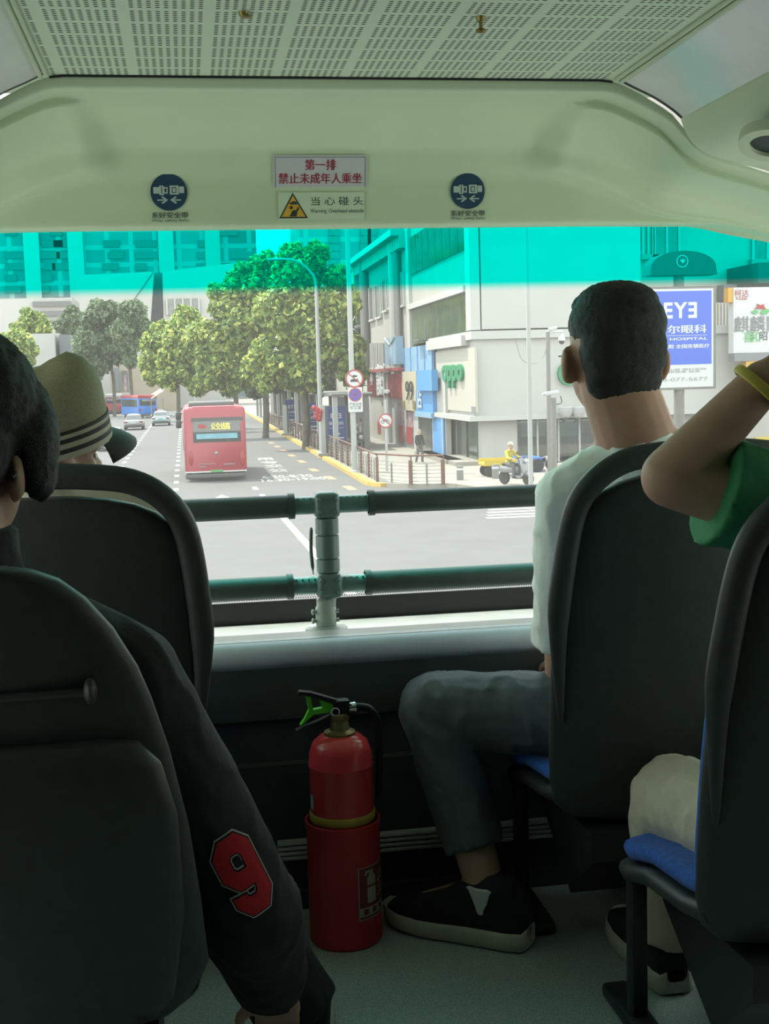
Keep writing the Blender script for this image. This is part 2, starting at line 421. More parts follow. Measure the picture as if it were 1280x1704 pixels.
# lamp covers and side mouldings
def cross(pts, y0, y1, name, m, parent=None, thick=0.012, nsub=5):
    P = [Vector((x, 0, z)) for (x, z) in pts]; P = spline(P, nsub); out = []
    up = [Vector((p.x, 0, p.z + thick)) for p in reversed(P)]
    poly = P + up
    b_ = MB(); b_.rings([[Vector((p.x, y, p.z)) for p in poly] for y in (y0, y1)]); return b_.build(name, m, parent, ang=60)
def mir(pts): return [(2 * XC - x, z) for (x, z) in pts]
lampp = [(0.806, H + 0.531), (0.835, H + 0.517), (0.875, H + 0.499), (0.91, H + 0.478), (0.930, H + 0.462)]
ductp = [(0.930, H + 0.466), (0.945, H + 0.43), (0.975, H + 0.402), (1.04, H + 0.382), (1.12, H + 0.362), (1.30, H + 0.30), (1.56, H + 0.20)]
for s in (1, -1):
    f = (lambda q: q) if s > 0 else mir
    t = thing('ceiling_light', 'long frosted ceiling light cover along the right roof edge' if s > 0 else 'long frosted ceiling light cover along the left roof edge', 'lamp', (0.87 if s > 0 else 2 * XC - 0.87, 0, H + 0.47))
    cross(f(lampp), YB, 2.235, 'diffuser', M_lamp, t)
    b = MB()
    for (x, z) in (f([(0.803, H + 0.5285)])[0], f([(0.812, H + 0.5245)])[0]): b.tube([(x, YB, z), (x, 2.24, z)], 0.004, 8)
    b.build('edge_rail', M_duct, t)
    x, z = f([(0.87, H + 0.50)])[0]
    poly = f(lampp); b = MB(); pp = spline([Vector((x, 0, z)) for x, z in poly], 5)
    b.rings([[Vector((p.x, y, p.z + dz)) for p in pp for dz in (0,)] + [Vector((p.x, y, p.z + 0.01)) for p in reversed(pp)] for y in (2.236, 2.247)])
    tag(b.build('end_gasket', M_black, t), 'dark end gasket')
    struct(cross(f(ductp), YB, 2.25, 'trim_3' if s > 0 else 'trim_4', M_duct))
t = thing('air_vent', 'round recessed air vent in the right roof moulding', 'air vent', at(1283, 236, 1.98))
c = at(1283, 236, 1.98); ax = Vector((-0.25, -0.25, -0.9)).normalized(); M = frame(c + ax * 0.0, (0, 1, 0), ax.cross(Vector((0, 1, 0)))); M = frame(c, ax.orthogonal(), ax.cross(ax.orthogonal()))
ringb(M @ Matrix.Translation((0, 0, 0.008)), 0.034, 0.052, 0.02).build('rim', M_duct, t)
disc(M @ Matrix.Translation((0, 0, 0.001)), 0.036, 0.004).build('louver', M_dark, t)

# front roof moulding above the windscreen
capP = [(2.250, 0.0), (2.252, 0.020), (2.264, 0.024), (2.31, 0.024), (2.37, 0.030), (2.43, 0.048), (2.478, 0.085), (2.497, 0.14), (2.5, 0.19), (2.5, 0.226), (2.512, 0.232), (2.56, 0.228), (2.60, 0.20)]
zcP = [(0.0, .531), (.5035, .531), (.56, .505), (.632, .464), (.655, .42), (.70, .396), (.81, .363), (1.0, .30), (1.26, .20)]
def lerp_tab(T, x):
    if x <= T[0][0]: return T[0][1]
    for (a, fa), (b_, fb) in zip(T, T[1:]):
        if x <= b_: return fa + (fb - fa) * (x - a) / (b_ - a)
    return T[-1][1]
def sst(a, b_, x):
    t_ = max(0, min(1, (x - a) / (b_ - a))); return t_ * t_ * (3 - 2 * t_)
def cap_pt(u, v):
    """u: X, v in 0..1 down the moulding"""
    i = v * (len(capP) - 1); k = min(int(i), len(capP) - 2); f = i - k
    (y0, d0), (y1, d1) = capP[k], capP[k + 1]
    y = y0 + (y1 - y0) * f; dd = d0 + (d1 - d0) * f
    off = abs(u - XC)
    zt = sum(lerp_tab(zcP, off + e) for e in (-.02, -.01, 0, .01, .02)) / 5
    zt = min(zt, .531); lo = 0.300
    if zt < 0.36: lo = 0.300 - (0.36 - zt) * 0.5
    tot = 0.232
    z = zt - (zt - lo) * (dd / tot)
    # bulging cheeks beside the shallow middle field
    vb = sst(2.302, 2.34, y) * (1 - sst(0.10 + max(0, off - .43) * .22, 0.135 + max(0, off - .43) * .22, dd))
    bl = sst(.445 - dd * .3, .485 - dd * .3, off) * vb
    y -= 0.034 * bl; z -= 0.014 * bl
    return Vector((u, y, H + z))
capo = struct(MB().grid(lambda u, v: cap_pt(XL + (XR - XL) * u, v), 130, 66).build('trim_5', M_shell, ang=50))
b = MB(); pts = [cap_pt(XC - .502 + 1.004 * k / 40, 0.004) + Vector((0, -0.004, -0.001)) for k in range(41)]
b.tube(pts, 0.0022, 6); struct(b.build('trim_6', M_black))

def cap_at(px, py):
    """point of the roof moulding seen at a photo pixel, with its frame"""
    best = None
    for k in range(400):
        v = 0.15 + 0.7 * k / 400; q = cap_pt(at(px, py, 2.49).x, v); d = ray(px, py); e = abs((q.z - H) / q.y - d.z)
        if best is None or e < best[0]: best = (e, v)
    v = best[1]; x = at(px, py, cap_pt(0.3, v).y).x; q = cap_pt(x, v)
    up = (cap_pt(x, v - 0.02) - cap_pt(x, v + 0.02)).normalized()
    M_ = frame(q, (1, 0, 0), up); return M_ @ Matrix.Translation((0, 0, 0.0035))
# local z of frame(x=+X, y=up) points to -Y (towards the cabin)
for nm, px, lab in (('a', 281, 'round navy seat belt sticker left of the plaques above the windscreen'), ('b', 778, 'round navy seat belt sticker right of the plaques above the windscreen')):
    M = cap_at(px, 320 if nm == 'a' else 318); r = 0.0352
    t = thing('safety_sticker', lab, 'sticker', M.translation, 'seat belt stickers above the windscreen')
    disc(M, r, 0.0012, 48).build('disc', M_navy, t, False)
    Z = Matrix.Translation((0, 0, 0.0006)); b = MB(); k = r / 0.37      # sticker drawn on a 0.74 wide field
    def rect(x0, y0, x1, y1): b.prism([(x0*k, y0*k), (x1*k, y0*k), (x1*k, y1*k), (x0*k, y1*k)], 0.0004, M @ Z)
    rect(-.31, -.03, -.19, .10); rect(-.19, -.06, -.10, .13); rect(-.10, -.03, -.02, .10)
    rect(.02, -.05, .20, .13); rect(.21, -.02, .31, .11)
    for s in (-1, 1):
        rect(*((-.24, -.17, -.04, -.145) if s < 0 else (.04, -.17, .24, -.145)))
        for q in (-1, 1):
            x1 = s * .02; x2 = s * .13
            P0 = [(x1, -.157), (x2, -.157 + q * .075), (x2 + s * .03, -.157 + q * .055), (x1 + s * .045, -.157)]
            b.prism([(a * k, c_ * k) for a, c_ in P0], 0.0004, M @ Z)
    pk = b.build('pictogram', M_pale, t, False)
    b = MB()
    def rect(x0, y0, x1, y1): b.prism([(x0*k, y0*k), (x1*k, y0*k), (x1*k, y1*k), (x0*k, y1*k)], 0.0004, M @ Matrix.Translation((0, 0, 0.0012)))
    rect(-.085, .0, -.045, .07); rect(.06, -.01, .075, .09); rect(.06, .08, .15, .095); rect(.06, -.02, .15, -.005); rect(.14, -.01, .15, .09)
    rect(-.15, -.04, -.138, .11)
    b.build('pictogram_slot', M_navy, t, False)
    text('系好安全带', M @ Matrix.Translation((0, -r * 1.27, 0)), 0.0125, M_ink, t, fit=2 * r, bold=0.012)
    text('Wear safety belts', M @ Matrix.Translation((0, -r * 1.52, 0)), 0.0075, M_ink, t, fit=2 * r * 1.02)
M = cap_at(533, 287); t = thing('notice_plaque', 'pale plaque with two lines of maroon Chinese characters above the windscreen', 'sign', M.translation)
plate(M, 0.186, 0.068, 0.0025, 0.005).build('board', M_plaq, t, False)
b = MB()
w, h = 0.179, 0.061
for (x0, y0, x1, y1) in ((-w/2, h/2-.0008, w/2, h/2), (-w/2, -h/2, w/2, -h/2+.0008), (-w/2, -h/2, -w/2+.0008, h/2), (w/2-.0008, -h/2, w/2, h/2)):
    b.prism([(x0, y0), (x1, y0), (x1, y1), (x0, y1)], 0.0003, M)
b.build('border_line', M_ink, t, False)
text('第一排', M @ Matrix.Translation((0, .0135, .0005)), 0.022, M_maroon, t, bold=0.02, fit=.062)
text('禁止未成年人乘坐', M @ Matrix.Translation((0, -.0125, .0005)), 0.022, M_maroon, t, bold=0.02, fit=.166)
M = cap_at(535, 343); t = thing('warning_plaque', 'pale green head bump warning plaque with an amber triangle above the windscreen', 'sign', M.translation)
plate(M, 0.171, 0.053, 0.002).build('board', M_plaq2, t, False)
c = -.0565
def tri(r0): return [(c + r0 * math.cos(R_(a)), -.007 + r0 * math.sin(R_(a))) for a in (90, 210, 330)]
b = MB(); b.prism(tri(.033), .0004, M); b.build('triangle_edge', M_ink, t, False)
b = MB(); b.prism(tri(.0275), .0004, M @ Matrix.Translation((0, 0, .0004))); b.build('triangle', M_amber, t, False)
b = MB(); M2 = M @ Matrix.Translation((0, 0, .0008))
b.prism([(c-.009, .005), (c+.002, .010), (c+.011, .006), (c+.008, .003), (c-.004, .003)], .0004, M2)
b.prism([(c-.004 + .0035*math.cos(q), -.003 + .0035*math.sin(q)) for q in [k*.628 for k in range(10)]], .0004, M2)
b.prism([(c-.008, -.020), (c+.006, -.020), (c+.008, -.010), (c+.012, -.006), (c+.010, 0), (c+.006, -.007), (c-.002, -.009)], .0004, M2)
b.build('pictogram', M_ink, t, False)
text('当 心 碰 头', M @ Matrix.Translation((.0305, .008, .0005)), 0.018, M_ink, t, fit=.104)
text('Warning. Overhead obstacle', M @ Matrix.Translation((.0305, -.010, .0005)), 0.0105, M_ink, t, fit=.106)

# ------------------------------------------------------------------ guard rail before the windscreen
YR = 2.42; xp = at(545, 900, YR).x; z1, z2 = H - 0.2455, H - 0.405; zl = H - 0.494
t = thing('guard_rail', 'double padded guard rail with a clamped post on the ledge before the windscreen', 'rail', (xp, YR, zl))
for (zz, pl, pr) in ((z1, 490, 613), (z2, 483, 604)):
    a_, c_ = at(pl, 845, YR).x, at(pr, 845, YR).x
    for (x0, x1, e) in ((XL + .02, a_, a_), (c_, XR - .02, c_)):
        b = MB(); n_ = 24; s = 1 if e == x0 else -1
        b.tube([(x0, YR, zz), (x1, YR, zz)], 0.0225, n_)
        b.tube([(e, YR, zz), (e + s * .012, YR, zz)], 0.0255, n_)
        b.build('padded_bar', M_pad, t)
    b = MB(); b.tube([(a_ - .01, YR, zz), (c_ + .01, YR, zz)], 0.0175, 24)
    for k in range(12):
        x = a_ + (c_ - a_) * (k + .5) / 12
        b.ell((x, YR - .012, zz + .0155), (.0025, .0025, .0015), None, 8, 5)
    tag(b.build('metal_tube', M_tube, t), 'bare green metal tube')
    b = MB(); b.box((xp, YR, zz), (.052, .052, .052), None, .012, 3)
    for q in (-1, 1): b.ell((xp + q * .017, YR - .026, zz + .012), (.004, .003, .004), None, 10, 6); b.ell((xp + q * .017, YR - .026, zz - .012), (.004, .003, .004), None, 10, 6)
    b.build('clamp', M_clamp, t)
b = MB(); zz_ = [(z1 - .026, z1 - .058), (z1 - .060, z1 - .105), (z1 - .107, z2 + .026)]
for (p_, q_) in zz_: b.lathe([(.021, q_), (.0232, q_ + .0008), (.0232, p_ - .0008), (.021, p_)], (xp, YR, 0), 24)
b.cyl((xp, YR, z2), (xp, YR, z1), .018); b.build('post_sleeve', M_clamp, t, ang=28)
xb = xp - .008
b = MB(); b.cyl((xb, YR, zl), (xp, YR, z2), .016); b.build('post', M_base, t)
b = MB(); b.lathe([(.0205, zl + .004), (.0205, zl + .043), (.018, zl + .047), (.018, zl + .060), (.016, zl + .062)], (xb, YR, 0), 24); b.build('collar', M_base, t)
b = MB(); b.lathe([(.042, zl - .002), (.042, zl + .003), (.036, zl + .007), (.022, zl + .008)], (xb, YR, 0), 32); b.build('base_flange', M_base, t)
for zz in (zl + .018, zl + .036):
    b = MB(); b.cyl((xb - .028, YR - .004, zz), (xb + .026, YR - .004, zz), .004, n=8); b.ell((xb - .026, YR - .004, zz), (.004, .006, .006), None, 8, 6); b.build('bolt', M_base, t)
b = MB(); b.tube(spline([(xp - .030, YR + .012, z1 - .045), (xp - .032, YR + .012, z1 - .09), (xp - .029, YR + .012, z2 + .02)], 5), [.003] + [.006] * 8 + [.002] * 2, 8, flat=.6); b.build('strap_end', M_pad, t)

# ------------------------------------------------------------------ fire extinguisher in its red holder
EX = Vector((0.2425, 2.13, ZF))
t = thing('extinguisher_holder', 'red open cylinder holder with a pictogram label standing on the floor', 'holder', EX)
b = MB(); b.lathe([(.062, 0), (.0655, .004), (.0655, .205), (.067, .212), (.0675, .222), (.0635, .222), (.062, .21), (.060, .02), (.001, .012)], EX, 40); b.build('bucket', M_holder, t)
def wrap(a, z, r=.0662): return EX + Vector((math.sin(a) * r, -math.cos(a) * r, z))
b = MB(); a0, a1, zb0, zb1 = R_(14), R_(74), .055, .150
M_lab = mat('label red print', (0.20, 0.03, 0.035), 0.5, var=.05); M_labp = mat('label pale print', (0.38, 0.36, 0.30), 0.5, var=.1)
lab = MB().grid(lambda u, v: wrap(a0 + (a1 - a0) * u, zb0 + (zb1 - zb0) * v), 12, 2).build('label', M_lab, t)
def patch(bm_, u0, v0, u1, v1): bm_.grid(lambda u, v: wrap(a0 + (a1 - a0) * (u0 + (u1 - u0) * u), zb0 + (zb1 - zb0) * (v0 + (v1 - v0) * v), .0668), 6, 2)
b = MB()
for q in ((0, 0, 1, .018), (0, .982, 1, 1), (0, 0, .03, 1), (.97, 0, 1, 1), (.0, .06, 1, .23), (.26, .30, .56, .60), (.26, .64, .56, .80), (.32, .80, .50, .86), (.36, .86, .46, .93), (.20, .83, .26, .92), (.20, .88, .38, .93)): patch(b, *q)
for k in range(4):
    u = .66 + .05 * (k % 2); v = .36 + k * .13; patch(b, u, v, u + .09, v + .05); patch(b, u + .05, v + .05, u + .20, v + .09)
lp = b.build('label_print', M_labp, lab)
b = MB()
for k in range(3): patch(b, .14 + k * .28, .09, .14 + k * .28 + .15, .20)
b.build('label_characters', M_lab, lab)
ex = thing('fire_extinguisher', 'red fire extinguisher with a lime green trigger standing in the red holder', 'fire extinguisher', EX + Vector((0, 0, .015)))
b = MB(); b.lathe([(.05, .016), (.0565, .03), (.0565, .318), (.058, .322), (.0565, .326), (.0555, .345), (.049, .362), (.036, .373), (.020, .378)], EX, 40); b.build('cylinder', M_extred, ex)
b = MB(); b.lathe([(.0572, .222), (.0588, .224), (.0588, .236), (.0572, .238)], EX, 40); tag(b.build('band', M_yellow, ex), 'yellow band')
b = MB(); b.lathe([(.028, .374), (.028, .380), (.018, .384), (.015, .40), (.018, .404), (.018, .412), (.010, .415)], EX, 20); tag(b.build('neck_ring', M_brass, ex), 'brass neck')
V = EX + Vector((0, 0, .415))
b = MB(); b.box(V + Vector((.004, 0, .008)), (.030, .024, .030), None, .005); b.cyl(V + Vector((.018, 0, .004)), V + Vector((.036, 0, .006)), .009, .008); b.build('valve', M_rubber, ex)
Mx = frame(V, (1, 0, 0), (0, 0, 1))
b = MB(); b.prism([(-.072, .038), (-.070, .043), (-.05, .040), (.022, .014), (.022, .008), (-.01, .016), (-.05, .033)], .016, Mx @ Matrix.Translation((0, 0, -.008))); b.build('lever', M_black, ex)
b = MB(); b.prism([(-.070, -.018), (-.064, -.016), (-.046, .000), (-.012, .002), (-.006, .010), (-.014, .022), (-.032, .028), (-.034, .024), (-.030, .010), (-.046, .008), (-.050, .032), (-.058, .034), (-.054, .008), (-.062, -.008)], .014, Mx @ Matrix.Translation((0, 0, -.007))); tag(b.build('trigger', M_green, ex), 'lime green trigger')
b = MB(); b.prism([(-.078, -.027), (-.01, -.002), (.0, -.004), (.0, -.010), (-.04, -.016)], .016, Mx @ Matrix.Translation((0, 0, -.008))); b.build('carry_handle', M_black, ex)
ringb(Mx @ Matrix.Translation((-.008, .004, .014)), .006, .008, .003, 20).build('pin_ring', M_chrome, ex)
b = MB(); b.cyl(V + Vector((.016, 0, .006)), V + Vector((.030, 0, .007)), .0095); tag(b.build('hose_coupling', M_chrome, ex), 'chrome hose coupling')
b = MB(); b.tube(spline([V + Vector((.03, 0, .007)), V + Vector((.055, .004, 0)), V + Vector((.070, .012, -.03)), V + Vector((.072, .02, -.1)), V + Vector((.070, .022, -.17))], 6), .007, 10); b.build('hose', M_rubber, ex)
b = MB(); c = EX + Vector((-.0568, -.012, .26)); b.grid(lambda u, v: EX + Vector((-math.cos(R_(8 + 14 * u)) * .0573, -math.sin(R_(8 + 14 * u)) * .0573, .247 + .026 * v)), 4, 1); tag(b.build('side_label', M_pale, ex), 'white label sliver')

# ------------------------------------------------------------------ seats (own frame: base at floor, facing +y)
def seat_proto(name, label, grp, loc, loop=True, lowpanel=False, leg=True):
    t = thing(name, label, 'seat', loc, grp, local=True)
    def ring(z, hw, y, th, n=40, bow=0.02):
        pts = []
        for k in range(n):
            a = 2 * math.pi * k / n; c, s_ = math.cos(a), math.sin(a)
            x = hw * math.copysign(abs(c) ** 0.55, c); yy = th * math.copysign(abs(s_) ** 0.7, s_)
            pts.append(Vector((x, y + yy + bow * (x / .22) ** 2, z)))
        return pts
    def lean(z): return 0.03 - (z - .30) * 0.22
    prof = [(.262, .10), (.268, .150), (.29, .178), (.33, .195), (.40, .206), (.50, .213), (.60, .214), (.68, .211), (.735, .203), (.775, .190), (.805, .170), (.825, .145), (.836, .115), (.841, .08)]
    if lowpanel: prof = [(.262, .10), (.268, .165), (.29, .195), (.33, .212), (.42, .206), (.51, .197), (.607, .180), (.67, .164), (.706, .152), (.75, .130), (.785, .104), (.806, .080), (.817, .055), (.821, .03)]
    if loop: prof = [(.262, .12), (.268, .175), (.29, .198), (.33, .208), (.40, .212), (.50, .215), (.60, .215), (.68, .212), (.735, .208), (.775, .195), (.80, .178), (.818, .157), (.832, .128), (.841, .092), (.846, .05)]
    b = MB(); b.rings([ring(z, w, lean(z), .024 if z > .3 else .02) for z, w in prof]); b.build('backrest_shell', M_seat, t, ang=50)
    b = MB(); b.rings([ring(z, w * .95 if z < .78 else w * .9, lean(z) + .032, .020) for z, w in prof[3:(-4 if loop else -5)]]); tag(b.build('backrest_cushion', M_blue, t, ang=60), 'blue fabric back cushion')
    if lowpanel:      # thick moulded lower panel and pocket edge
        b = MB(); b.rings([ring(z, w, lean(z) - .024 - e, .022) for z, w, e in ((.28, .15, 0), (.31, .172, .008), (.42, .188, .015), (.54, .186, .015), (.60, .172, .008), (.625, .15, 0), (.632, .11, -.008))]); b.build('lower_panel', M_seat, t, ang=60)
        b = MB(); b.tube([(-.17, lean(.69) - .026, .688), (.105, lean(.69) - .026, .688)], .0045, 8); b.ell((.105, lean(.69) - .03, .69), (.007, .012, .014), None, 12, 8); b.build('grab_bar', M_seat, t)
    if loop:
        pts = spline([(-.200, lean(.44), .44), (-.213, lean(.60), .60), (-.209, lean(.70), .70), (-.196, lean(.79), .79), (-.170, lean(.86) , .836), (-.125, lean(.90), .865), (-.06, lean(.91), .875), (0, lean(.91), .877), (.06, lean(.91), .875), (.125, lean(.90), .865), (.170, lean(.86), .836), (.196, lean(.79), .79), (.209, lean(.70), .70), (.213, lean(.60), .60), (.200, lean(.44), .44)], 5)
        b = MB(); nn = len(pts); b.tube(pts, [.0185 * min(1, .2 + min(k, nn - 1 - k) / 8) for k in range(nn)], 14, flat=.8, up=(0, 1, 0)); b.build('grab_handle', M_seat, t, ang=70)
    # pan
    def pan(z0, z1, grow):
        rs = []
        for (y, hw, dz) in ((.03, .195, .035), (.10, .20, .018), (.22, .205, .006), (.30, .205, .0), (.345, .195, -.008), (.365, .17, -.02)):
            n = 24; r_ = []
            for k in range(n):
                a = 2 * math.pi * k / n; c, s_ = math.cos(a), math.sin(a)
                x = (hw + grow) * math.copysign(abs(c) ** .5, c); zz = (z0 + z1) / 2 + (z1 - z0) / 2 * math.copysign(abs(s_) ** .6, s_) + dz + .02 * (x / .2) ** 2 * (dz > 0)
                r_.append(Vector((x, y + grow, zz)))
            rs.append(r_)
        return rs
    b = MB(); b.rings(pan(.268, .308, 0)); tag(b.build('seat_cushion', M_blue, t, ang=60), 'blue fabric seat cushion')
    b = MB(); b.rings(pan(.232, .275, .006)); b.build('seat_base', M_seat, t, ang=60)
    b = MB(); b.prism([(.0, .25), (.30, .235), (.30, .21), (.12, .10), (.0, .20)], .30, Matrix(((0, 0, 1, -.15), (1, 0, 0, 0), (0, 1, 0, 0), (0, 0, 0, 1)))); b.build('underframe', M_frame, t, False)
    if leg:
        b = MB(); b.box((-.182, .325, .125), (.026, .032, .25), None, .006); b.build('leg', M_frame, t)
        b = MB(); b.box((-.182, .30, .012), (.045, .26, .024), None, .008); b.build('foot_plate', M_frame, t)
    return t
# ------------------------------------------------------------------ people
M_skin = mat('skin', (0.42, 0.245, 0.17), 0.55, var=0.06, scale=40, spec=0.3)
M_skin2 = mat('skin fair', (0.46, 0.28, 0.20), 0.55, var=0.06, scale=40, spec=0.3)
M_hair = mat('black hair', (0.010, 0.011, 0.010), 0.6, var=0.3, scale=300, bump=0.5, bscale=700)
M_white = mat('white cotton', (0.74, 0.80, 0.72), 0.85, var=0.04, scale=30, bump=0.25, bscale=28)
M_cream = mat('cream cotton', (0.52, 0.50, 0.38), 0.85, var=0.05, scale=30, bump=0.25, bscale=28)
M_trous = mat('dark grey trousers', (0.075, 0.088, 0.09), 0.7, var=0.12, scale=40, bump=0.35, bscale=26)
M_trous2 = mat('cream trousers', (0.60, 0.56, 0.42), 0.8, var=0.07, scale=30, bump=0.45, bscale=24)
M_jack = mat('black jacket cloth', (0.010, 0.0105, 0.011), 0.8, var=0.2, scale=60, bump=0.25, bscale=40)
M_gshirt = mat('green cotton', (0.035, 0.22, 0.09), 0.85, var=0.08, scale=30, bump=0.3, bscale=26)
M_straw = mat('straw weave', (0.33, 0.295, 0.185), 0.8, var=0.12, scale=260, bump=0.3, bscale=500)
M_band = mat('hat band dark', (0.03, 0.028, 0.022), 0.7, var=0.1)
M_bandp = mat('hat band pale', (0.50, 0.46, 0.34), 0.8, var=0.08)
M_shoe = mat('black knit shoe', (0.012, 0.014, 0.015), 0.8, var=0.2, scale=120, bump=0.3, bscale=400)
M_sole = mat('white sole rubber', (0.46, 0.47, 0.38), 0.6, var=0.12, scale=30)
M_sock = mat('white sock', (0.6, 0.62, 0.58), 0.9, var=0.05)
M_lens = mat('spectacle frame', (0.03, 0.03, 0.035), 0.3, var=0.05)
M_eye = mat('eye', (0.5, 0.5, 0.48), 0.2, var=0.02)
M_red = mat('red felt patch', (0.45, 0.015, 0.02), 0.85, var=0.15, scale=200)
M_patchw = mat('white felt patch', (0.48, 0.48, 0.45), 0.85, var=0.1)
M_brace = mat('yellow beads', (0.50, 0.42, 0.08), 0.4, var=0.1)

def v3(x, y, z): return Vector((x, y, H + z))
def head_rot(yaw, pitch, roll=0): return Matrix.Rotation(R_(yaw), 3, 'Z') @ Matrix.Rotation(R_(-pitch), 3, 'X') @ Matrix.Rotation(R_(roll), 3, 'Y')
def add_head(b, c, R, s):
    def P(x, y, z): return Vector(c) + R @ (Vector((x, y, z)) * s)
    def E(x, y, z, rx, ry, rz, rot=None): b.ell(P(x, y, z), (rx * s, ry * s, rz * s), R @ rot if rot else R, 20, 14)
    E(0, -.012, .030, .076, .094, .082)          # cranium
    E(0, .030, -.030, .063, .064, .078)          # face
    E(0, .018, -.062, .055, .060, .045)          # jaw
    E(0, .068, -.092, .024, .020, .018)          # chin
    E(0, .078, .012, .056, .018, .014)           # brow
    for s_ in (1, -1):
        E(s_ * .036, .068, -.028, .020, .018, .018)                                     # cheekbone
        E(s_ * .084, -.004, -.016, .009, .020, .032, Matrix.Rotation(R_(s_ * 20), 3, 'Z'))    # ear
        E(s_ * .075, .002, -.038, .008, .010, .012); E(s_ * .074, .004, -.014, .013, .016, .026)
    b.cap(P(0, .086, .006), P(0, .108, -.026), .007 * s, .012 * s, 12)                  # nose
    for s_ in (1, -1): E(s_ * .011, .098, -.032, .008, .010, .007)
    E(0, .089, -.060, .022, .010, .006); E(0, .087, -.070, .018, .010, .007)            # lips
    return P
def add_hand(b, w, d, n, s=1.0, curl=35, side=1):
    """wrist w, pointing d, palm facing n; four fingers of unequal length and a thumb"""
    d = Vector(d).normalized(); n = Vector(n); n = (n - d * n.dot(d)).normalized(); x = d.cross(n) * side; w = Vector(w)
    Rm = Matrix((x, d, n)).transposed()
    b.ell(w + d * .045 * s, (.040 * s, .052 * s, .015 * s), Rm, 16, 10)
    for k, (off, L) in enumerate(((-.029, .062), (-.010, .074), (.010, .070), (.028, .054))):
        p0 = w + d * .078 * s + x * off * s; a = R_(curl * (.6 + .12 * k)); d1 = d * math.cos(a) + n * math.sin(a)
        p1 = p0 + d1 * L * .52 * s; a2 = R_(curl * 1.7); d2 = d * math.cos(a2) + n * math.sin(a2); p2 = p1 + d2 * L * .48 * s
        b.cap(p0, p1, .0092 * s, .0085 * s, 10); b.cap(p1, p2, .0085 * s, .0072 * s, 10)
    p0 = w + d * .022 * s - x * .030 * s; d1 = (d * .75 - x * .6 + n * .25).normalized(); p1 = p0 + d1 * .042 * s
    p2 = p1 + (d * .9 - x * .15 + n * .35).normalized() * .032 * s
    b.cap(p0, p1, .012 * s, .010 * s, 10); b.cap(p1, p2, .010 * s, .008 * s, 10)
SHOE_T = [(.0, .018, .024, .060, .006), (.03, .029, .016, .098, .0), (.12, .036, .014, .125, .0), (.26, .038, .014, .128, .0), (.40, .040, .014, .112, .0), (.55, .044, .014, .088, .0), (.70, .047, .014, .070, .0), (.84, .043, .016, .056, .002), (.94, .031, .018, .044, .006), (1.0, .014, .022, .034, .012)]
def shoe(parent, heel, toe, m_up, m_sole, s=1.0, hgt=.085):
    heel = Vector(heel); toe = Vector(toe); L = (toe - heel).length; y = (toe - heel).normalized(); x = Vector((y.y, -y.x, 0)); z = Vector((0, 0, 1))
    def ring(t, hw, z0, z1, n=20, e=.6):
        r_ = []
        for k in range(n):
            a = 2 * math.pi * k / n; c, q = math.cos(a), math.sin(a)
            r_.append(heel + y * (t * L) + x * (hw * math.copysign(abs(c) ** e, c)) + z * ((z0 + z1) / 2 + (z1 - z0) / 2 * math.copysign(abs(q) ** e, q)))
        return r_
    T = SHOE_T
    b = MB(); b.rings([ring(t, hw * s * .94, z0 * s, z1 * s * hgt / .085) for t, hw, z0, z1, q in T], True, True); up = b.build('shoe', m_up, parent, ang=70)
    b = MB(); b.rings([ring(t, hw * s + .002, q * s, (z0 + .020) * s, e=.35) for t, hw, z0, z1, q in T]); tag(b.build('sole', m_sole, up, ang=50), 'pale rubber sole')
    return up
def wrinkle(me, amp):
    """soft cloth folds pushed along the surface normal"""
    nr = [v.normal.copy() for v in me.vertices]
    for v, n_ in zip(me.vertices, nr):
        c_ = v.co; q = Vector((c_.x * 16 + c_.z * 9, c_.y * 16 - c_.z * 5, c_.z * 11))
        f = 1 - abs(noise.noise(q)) * 2.4; f2 = noise.noise(q * 2.3)
        v.co += n_ * amp * (max(0, f) ** 2 - .35 + .35 * f2)
